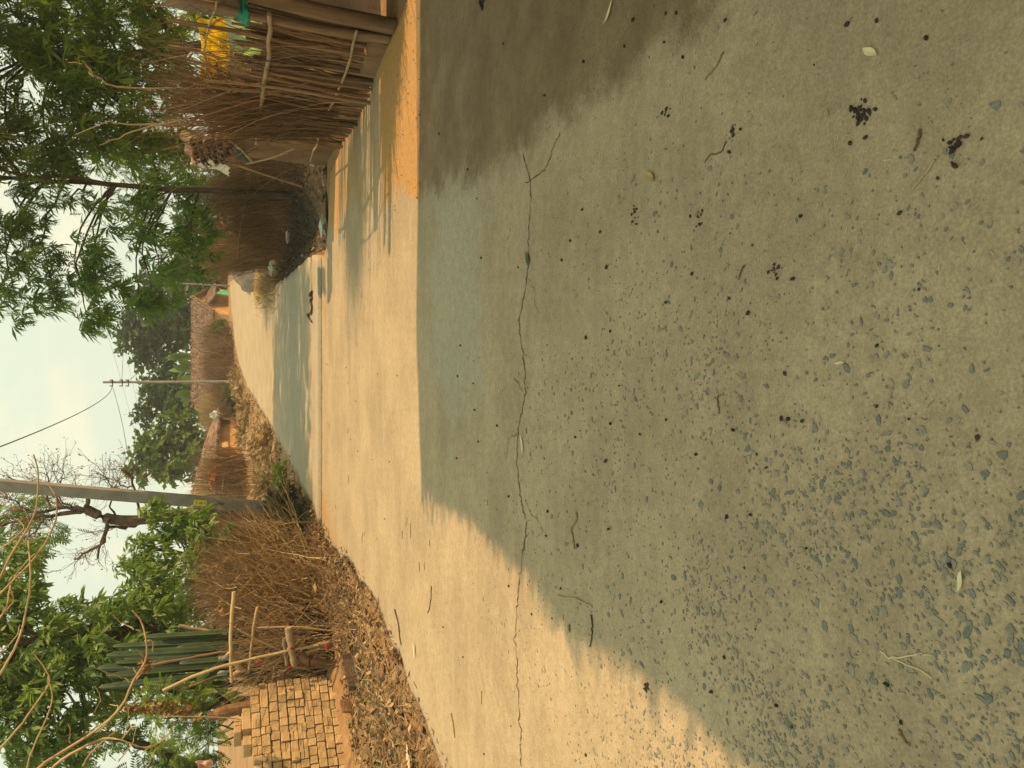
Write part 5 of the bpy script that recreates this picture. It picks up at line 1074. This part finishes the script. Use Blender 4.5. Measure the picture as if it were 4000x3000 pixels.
for r_i in range(NR):
    hh = HC * rng.uniform(.93, 1.06); s = -.0 + (.02 if r_i % 2 else 0)
    c = 0; wmul = 1.0 if r_i % 2 == 0 else .92
    while s < 2.15:
        wd = rng.uniform(.095, .125) * (1.35 if rng.random() < .13 else 1); first = s < .09
        top_here = NR - (1 if s < .0 else 0)
        out = rng.normal(0, .008) + (.0)
        zb = zz - .04 * s * 0; slope = .015 * s
        p = A0 + dv * (s + wd / 2) + nv * (out - .115 + (-.05 if first else 0)) + np.array((0, 0, zz + hh / 2))
        if rng.random() < .20 and not first:
            put_brick(p + np.array((0, 0, hh * .26)), (wd - .008, .23, hh * .46)); put_brick(p - np.array((0, 0, hh * .25)), (wd - .008, .23, hh * .46))
        else: put_brick(p, (wd - .009, .23, hh - .009), rng.normal(0, .02))
        s += wd
    zz += hh
ztop = zz
for s0, wd, hh in ((.42, .11, .10), (.53, .23, .11), (.80, .12, .10), (1.56, .12, .10), (1.61, .12, .10), (1.73, .11, .10), (1.85, .12, .10), (1.97, .11, .10)):
    put_brick(A0 + dv * s0 + nv * -.13 + np.array((0, 0, ztop + hh / 2)), (wd - .008, .23, hh), rng.normal(0, .06))
for s0 in (.50, .62): put_brick(A0 + dv * s0 + nv * -.16 + np.array((0, 0, ztop + .155)), (.115, .23, .085), rng.normal(0, .1))
core.box(A0 + dv * 1.1 + nv * -.42 + np.array((0, 0, ztop / 2 - .02)), (2.14, .40, ztop - .03), R=RB); core.build('inner_bricks', M['brick'], bs)
# log standing on the stack
lg = A0 + dv * .18 + nv * -.30; mb = MB(); c = curve([lg + (0, 0, 0), lg + (.02, 0, ztop + .15), lg + (-.05, .03, ztop + .48)], 9); mb.tube(c, np.array([.10, .10, .1, .1, .095, .09, .085, .085, .07]) * rng.uniform(.72, .86, 9), 10)
tag(mb.build('log', M['bark_log'], loc=lg), 'thick brown log standing up behind the right end of the brick stack', 'log')
p = D(900, 2815, 10.0); mb = MB(); mb.tube(curve([D(985, 2815, 9.75), D(850, 2802, 9.75), D(620, 2798, 9.75)], 9), .007, 5); tag(mb.build('thin_cane', M['twig_pale'], loc=D(985, 2815, 9.75)), 'thin upright cane rising from the top of the bricks', 'stick')
# soil banked against the bricks
mb = MB(); nS, nT = 50, 14; uu, ww = np.meshgrid(np.linspace(-.25, 2.5, nS), np.linspace(-.15, .75, nT)); P = A0 + dv * uu[..., None] + nv * ww[..., None]
P[..., 2] = ground_z(P[..., 0], P[..., 1]) - .02 + (.20 * np.exp(-np.clip(ww, 0, 9) / .22) * (.55 + .6 * vnoise(uu, ww, .35, 61))) * np.clip((uu + .25) / .3, 0, 1) * np.clip((.75 - ww) / .3, 0, 1) + (vnoise(uu, ww, .06, 62) - .5) * .02
i = (np.arange(nT - 1)[:, None] * nS + np.arange(nS - 1)[None]).ravel(); mb.add(P, np.stack([i, i + nS, i + nS + 1, i + 1], -1), .45); tag(mb.build('soil_bank', M['soil'], smooth=True), kind='structure')
p = on_ground(1400, 2620); mb = MB(); mb.box(p + (0, 0, .06), (.50, .05, .17), math.atan2(dv[1], dv[0]) + .15, jit=.02); tag(mb.build('plank', M['bark'], loc=p), 'short dark plank set on edge in the soil below the gate', 'plank')
p = on_ground(1388, 2752); mb = MB(); mb.box(p + (0, 0, .08), (.17, .03, .13), math.atan2(dv[1], dv[0]), jit=.06); tag(mb.build('broken_tile', M['bark_log'], loc=p), 'broken reddish brown tile stuck in the soil below the bricks', 'tile')

# ------------------------------------------------------------------ litter strip along the left road edge
def lstrip(y): 
    hx = np.interp(y, [5, 7, 9, 9.7, 10.3, 11, 12, 13, 14.5], [-4.9, -4.7, -4.2, -3.75, -3.4, -3.15, -2.9, -2.7, -2.5]); return hx, edgeL(y) + .10
litter(8500, lstrip, (5.0, 14.4), None, .065, name='leaf_litter', straw=.45, zoff=.05, flat=.5)
litter(2600, lambda y: (edgeL(y) - .9, edgeL(y) + .18), (5.0, 11), None, .05, name='edge_litter', straw=.6, zoff=.03, flat=.4)
litter(1300, lambda y: (edgeL(y) - .1, edgeL(y) + .6), (4.6, 10), None, .028, name='straw_bits', straw=.7, zoff=.004, flat=.15, mt='litter')
litter(700, lambda y: (edgeL(y) - 1.4, edgeL(y) - .6), (6.5, 10), None, .06, name='ash_scraps', mt='plant_dark', zoff=.04)
mb = MB(); P, r = brush([(-3.0, 8.8), (-3.0, 6.5), (-3.4, 5.2)], 420, .10, .35, .004, lean=2.2, base=(0, .6)); mb.twigs(P, r, 3); stuff(mb.build('fallen_twigs', M['twig_pale']))
mb = MB(); P, r = brush([(-2.75, 13), (-2.75, 11), (-2.9, 9)], 900, .30, .25, .004, lean=1.6, base=(0, .6)); mb.twigs(P, r, 3); stuff(mb.build('hedge_trash', M['twig']))

def leaf_obj(name, label, cat, X, Y, ln, w_, rot, mt, curl=.15, up=.003, group=None, pt=None):
    p = G(X, Y) if pt is None else pt; p = np.array(p); p[2] = float(road_z(p[0], p[1])) + up
    n = 7; t = np.linspace(-.5, .5, n); half = w_ * np.array([.05, .6, .95, 1, .85, .5, .03]); z = curl * ln * (2 * t) ** 2 * .5
    mid = np.stack([t * ln, .04 * ln * np.sin(t * 5), z + .002], -1); a = mid + np.stack([0 * t, half, .25 * half], -1); b_ = mid - np.stack([0 * t, half, -.25 * half], -1)
    v = np.vstack([a, mid, b_]) @ rotz(rot).T + p; k = np.arange(n - 1); mb = MB(); mb.add(v, np.vstack([np.stack([k, k + 1, k + n + 1, k + n], -1), np.stack([k + n, k + n + 1, k + 2 * n + 1, k + 2 * n], -1)]))
    return tag(mb.build(name, M[mt], loc=p), label, cat, group)
def ground_stick(name, label, cat, pts, r, mt, n=14, wob=.002, up=.0, group=None):
    c = np.array([G(*p) for p in pts]); c[:, 2] = road_z(c[:, 0], c[:, 1]) + r * .9 + up; c = curve(c, n); c[1:-1] += rng.normal(0, wob, (n - 2, 3)) * (1, 1, .3)
    b0 = c[0].copy(); mb = MB(); mb.tube(c, np.linspace(r, r * .6, n), 6, rng.random()); return tag(mb.build(name, M[mt], loc=b0), label, cat, group), c
leaf_obj('dry_leaf', 'large pale dry leaf on the litter at the bottom left', 'leaf', 1625, 2950, .20, .06, .4, 'petal', up=.05)
leaf_obj('dry_leaf', 'yellowish dry leaf at the edge of the left litter strip', 'leaf', 1625, 2535, .13, .018, .2, 'petal', up=.01)
leaf_obj('petal', 'cream petal shaped leaf on the shaded road near the dark dung', 'leaf', 3412, 205, .055, .010, -2.3, 'petal', up=.002)
leaf_obj('green_leaf', 'small dark green leaf lying on the crack', 'leaf', 2067, 1010, .085, .020, .3, 'cactus')
leaf_obj('pale_leaf', 'pale folded leaf by the near left twig', 'leaf', 3755, 2270, .05, .006, 2.9, 'petal')
leaf_obj('pale_leaf', 'cream leaf sliver near the right end of the shade', 'leaf', 2390, 50, .10, .010, -.9, 'petal')
leaf_obj('pale_leaf', 'curled grey leaf beside the straw in the right middle shade', 'leaf', 2545, 690, .08, .016, .9, 'straw')
leaf_obj('dry_leaf', 'bluish grey flat scrap touching the crack left of centre', 'scrap', 2047, 1735, .11, .012, .2, 'white_sheet')
leaf_obj('pale_leaf', 'white splinter of leaf on the worn concrete, lower centre', 'leaf', 3285, 1418, .035, .004, 1.5, 'petal')
ground_stick('twig', 'long pale curved twig at the edge of the shade', 'twig', ((2183, 2328), (2220, 2333), (2265, 2342), (2305, 2362), (2321, 2372)), .0045, 'twig_pale')
ground_stick('twig', 'straight thin twig crossing the shade edge', 'twig', ((2318, 2400), (2320, 2450), (2318, 2500), (2310, 2527)), .004, 'plant_dark')
ground_stick('twig', 'forked grey twig in the middle of the shaded road', 'twig', ((2258, 2000), (2255, 2030), (2237, 2065), (2242, 2100), (2248, 2145)), .005, 'twig')
ground_stick('twig', 'dark thin twig right of the big dung pile', 'twig', ((3665, 612), (3620, 680), (3565, 742)), .003, 'twig_pale')
ground_stick('twig', 'stout brown splinter near the lower right dung', 'twig', ((3603, 505), (3590, 550), (3578, 592)), .004, 'wood')
ground_stick('twig', 'slim dark twig right of the crack end', 'twig', ((2835, 205), (2800, 270), (2757, 312)), .003, 'wood')
ground_stick('twig', 'double brown straw lying across the centre of the shade', 'twig', ((2803, 1545), (2806, 1580), (2808, 1617)), .003, 'wood')
ground_stick('twig', 'small dark twig on the centre right of the shade', 'twig', ((2912, 1035), (2900, 1060), (2888, 1093)), .003, 'wood')
ground_stick('twig', 'thin branched twig above the double dung lumps', 'twig', ((2845, 555), (2820, 595), (2780, 610), (2760, 635)), .0025, 'twig')
o, c = ground_stick('straw_fork', 'forked pale straw with two long prongs at the lower left', 'straw', ((3440, 2545), (3490, 2570), (3540, 2565), (3590, 2555), (3645, 2563)), .0022, 'petal')
mb = MB(); c2 = np.array([G(*p) for p in ((3490, 2570), (3540, 2598), (3590, 2615), (3640, 2650))]); c2[:, 2] = road_z(c2[:, 0], c2[:, 1]) + .003; mb.tube(curve(c2, 9), .0018, 5); mb.build('prong', M['petal'], o)
ground_stick('twig', 'thick brown stub of twig at the lower left', 'twig', ((3510, 2850), (3530, 2885), (3555, 2915)), .0035, 'wood')
ground_stick('stick', 'short stick across the sunlit road before the joint', 'stick', ((1252, 1795), (1252, 1818), (1256, 1842)), .012, 'bark')
o, c = ground_stick('fallen_branch', 'crooked fallen branch lying on the far slab past the joint', 'branch', ((1236, 1140), (1228, 1155), (1235, 1163), (1230, 1175), (1235, 1200), (1232, 1222), (1218, 1228), (1222, 1240), (1236, 1258)), .022, 'bark', n=24, up=.05)
for i, (a, b_) in enumerate((((1490, 2420), (1610, 2450)), ((1555, 2370), (1595, 2440)), ((1600, 2290), (1690, 2325)))):
    pass
ground_stick('twig', 'dark forked twig at the edge of the litter, sunlit', 'twig', ((1545, 2380), (1560, 2440), (1565, 2480), (1570, 2520)), .007, 'bark')
ground_stick('twig', 'thin curved twig with a bulb on the sunlit road', 'twig', ((1690, 2290), (1688, 2340), (1680, 2380), (1672, 2395)), .004, 'bark')
ground_stick('twig', 'short stub standing out at the sunlit shade edge', 'twig', ((2228, 2440), (2231, 2468)), .006, 'wood')
ground_stick('straw', 'broad pale straw stalk beside the left litter, lower left', 'straw', ((1765, 2785), (1775, 2830), (1780, 2880)), .006, 'straw')

# droppings and straw sprinkled over the shaded slab
dm = []
for s in range(4):
    r_ = np.random.default_rng(s); v = []; nl, nk = 5, 7
    for i in range(nl + 1):
        th = math.pi * i / nl
        for j in range(nk): ph = 2 * math.pi * j / nk; q = 1 + r_.normal(0, .12); v.append((1.25 * q * math.cos(th), q * math.sin(th) * math.cos(ph), q * math.sin(th) * math.sin(ph)))
    f = [(i * nk + j, i * nk + (j + 1) % nk, (i + 1) * nk + (j + 1) % nk, (i + 1) * nk + j) for i in range(nl) for j in range(nk)]
    mb = MB(); mb.add(v, f); o = mb.build('dropping', M['dung'], smooth=True); dm.append(o.data); bpy.data.objects.remove(o)
def dropping(p, s):
    x, y = p[0], p[1]
    if x > mudx(y) and y < 6.4: label, group = 'dark dropping on the brown mud at the right of the near road', 'droppings on the mud patch'
    elif y > 6 or x < np.interp(y, [2, 3.3, 4.8, 6], [-1.2, -1.05, -.8, -.78]): label, group = 'dark speck of dropping on the sunlit part of the dusty road', 'droppings in the sun'
    elif y < 2.2: label, group = 'dark round dropping among the exposed stones of the nearest shaded road', 'droppings among the stones'
    else: label, group = 'dark round dropping on the smooth shaded road around the crack', 'droppings around the crack'
    o = bpy.data.objects.new('dropping', dm[rng.integers(4)]); C.objects.link(o); o.location = (p[0], p[1], float(road_z(p[0], p[1])) + s * .75); o.rotation_euler = (0, 0, rng.uniform(0, 6)); o.scale = (s * rng.uniform(.9, 1.15), s, s * .85); tag(o, label, 'dropping', group)
z5 = lambda a, b: (1500 + a / 1.58, b / 1.58)
zR = lambda a, b: (2600 + a / 1.58, b / 1.58); zM = lambda a, b: (2600 + a / 1.58, 1000 + b / 1.58); zL = lambda a, b: (2600 + a / 1.58, 1950 + b / 1.58); zC = lambda a, b: (1500 + a / 1.58, 900 + b / 1.58); zD = lambda a, b: (1500 + a / 1.58, 1950 + b / 1.58)
big = [z5(1548, 125), z5(1750, 85), z5(1815, 82), z5(1245, 383), z5(1490, 287), z5(1735, 262), z5(998, 590), z5(350, 827), z5(1228, 1294), z5(522, 1046), z5(1341, 1432), z5(1158, 1487), z5(610, 1592), z5(740, 270), z5(2118, 126), zR(380, 127), zR(122, 356), zR(1132, 152), zR(1313, 130), zR(480, 800), zR(1248, 850), zR(1152, 886), zR(1450, 1315), zR(845, 1335), zR(405, 940), zR(1616, 236), zM(737, 725), zM(717, 1003), zM(764, 1005), zM(845, 1018), zM(417, 1074), zM(191, 1224), zM(529, 1597), zM(382, 1609), zM(398, 262), zM(512, 352), zM(1308, 553), zM(790, 140), zM(1935, 1120), zL(1760, 408), zL(364, 975), zL(282, 1188), zL(1368, 1143), zL(1450, 1377), zL(384, 108), zL(690, 1272), zL(780, 1405), zC(1157, 63), zC(610, 170), zC(1104, 184), zC(1404, 622), zC(1252, 662), zC(1584, 1258), zC(1743, 1168), zC(565, 1107), zC(557, 945), zC(462, 900), zC(477, 710), zC(708, 1205), zC(590, 1304), zC(1378, 1423), zC(1402, 1192), zC(1748, 445), zC(1912, 268), zC(773, 1641), zC(2155, 1232), zD(1017, 74), zD(1006, 226), zD(1204, 284), zD(2121, 108), zD(1097, 550), zD(1720, 632), zD(2103, 975), zD(2021, 1187), zD(912, 708), zD(777, 535), zD(490, 973), zD(372, 788)]
for X, Y in big: dropping(G(X, Y), rng.uniform(.0042, .0060) * (1.2 if X < 2500 else 1))
for i in range(24):
    X, Y = rng.uniform(1750, 3950), rng.uniform(20, 2950); dropping(G(X, Y), rng.uniform(.0018, .0036) * (1 + (X < 2500)))
for i in range(22):
    p = np.array((rng.uniform(-1.8, 1.6), rng.uniform(5.5, 11.8), 0)); dropping(p, rng.uniform(.003, .007))
def pile(label, X, Y, n, spread, s):
    p = G(X, Y); o = thing('dung_pile', label, 'dung', p)
    for i in range(n):
        q = p + rng.normal(0, spread * .75, 3) * (1, 1, 0); sc = s * rng.uniform(.25, .6); d = bpy.data.objects.new('pellet', dm[rng.integers(4)]); C.objects.link(d); d.parent = o
        d.location = (q[0] - p[0], q[1] - p[1], sc * .6); d.scale = (sc * 1.1, sc, sc * .8); d.rotation_euler = (0, 0, rng.uniform(0, 6))
pile('largest dark dung pile on the right of the worn concrete', 3370, 440, 26, .022, .0105)
pile('dark dung lumps at the lower right near the bottom edge', 3735, 555, 14, .026, .010)
pile('dung lump with a twig on the right of the shade', 2862, 525, 8, .012, .012)
pile('small dung heap close to the brown mud patch edge', 2605, 435, 7, .02, .010)
pile('reddish brown crumb heap near the centre of the shade', 2730, 870, 12, .022, .009)
pile('dark crumbs left of the reddish heap in the shade', 3040, 1060, 12, .02, .008)
pile('dark curled lump on the shade edge at the lower left', 2535, 2690, 9, .016, .013)
pile('grassy green dung tuft in the right shade', 2480, 835, 9, .022, .008)
pile('dark lump at the right picture edge inside the mud patch', 1885, 15, 8, .03, .02)
for i in range(46):
    X, Y = rng.uniform(2200, 3950), rng.uniform(60, 2250); p = G(X, Y); a = rng.uniform(0, 6.3); l = rng.uniform(.010, .028); q = p + np.array((math.cos(a), math.sin(a), 0)) * l
    c = np.array([p, (p + q) / 2 + rng.normal(0, .002, 3) * (1, 1, 0), q]); c[:, 2] = road_z(c[:, 0], c[:, 1]) + .0015; mb = MB(); mb.tube(curve(c, 5), .0011, 4, rng.random())
    tag(mb.build('straw', M['petal'] if i % 3 else M['straw'], loc=p), 'tiny pale straw bit lying on the shaded worn concrete', 'straw', 'straw bits scattered on the near road')
for i in range(15):
    yq = rng.uniform(4.2, 11.5); p = np.array((rng.uniform(-1.9, 1.5 if yq > 6.4 else -1.1), yq, 0)); a = rng.uniform(-.5, .5) + (3.14 if rng.random() < .5 else 0); l = rng.uniform(.04, .13); q = p + np.array((math.cos(a), math.sin(a), 0)) * l
    c = np.array([p, (p + q) / 2 + rng.normal(0, .01, 3) * (1, 1, 0), q]); c[:, 2] = road_z(c[:, 0], c[:, 1]) + .003; mb = MB(); mb.tube(curve(c, 6), .0022, 4, rng.random())
    tag(mb.build('twig', M['wood'], loc=p), 'short dark twig lying on the sunlit dusty road', 'twig', 'short twigs scattered on the sunlit road')
# ------------------------------------------------------------------ thin dusty air
mb = MB(); mb.box((0, 47, 7.5), (170, 150, 18.5)); hz = mb.build('haze', [])
HM = bpy.data.materials.new('air'); HM.use_nodes = True; hn = HM.node_tree; hn.nodes.clear()
ho = hn.nodes.new('ShaderNodeOutputMaterial'); hv = hn.nodes.new('ShaderNodeVolumePrincipled')
hv.inputs['Color'].default_value = (.95, .95, .88, 1); hv.inputs['Density'].default_value = .0011; hv.inputs['Anisotropy'].default_value = .2
hn.links.new(hv.outputs[0], ho.inputs['Volume']); hz.data.materials.append(HM); hz['kind'] = 'stuff'
print('OBJECTS', len(bpy.data.objects), 'TRIS', sum(len(me.loops) - 2 * len(me.polygons) for me in bpy.data.meshes))
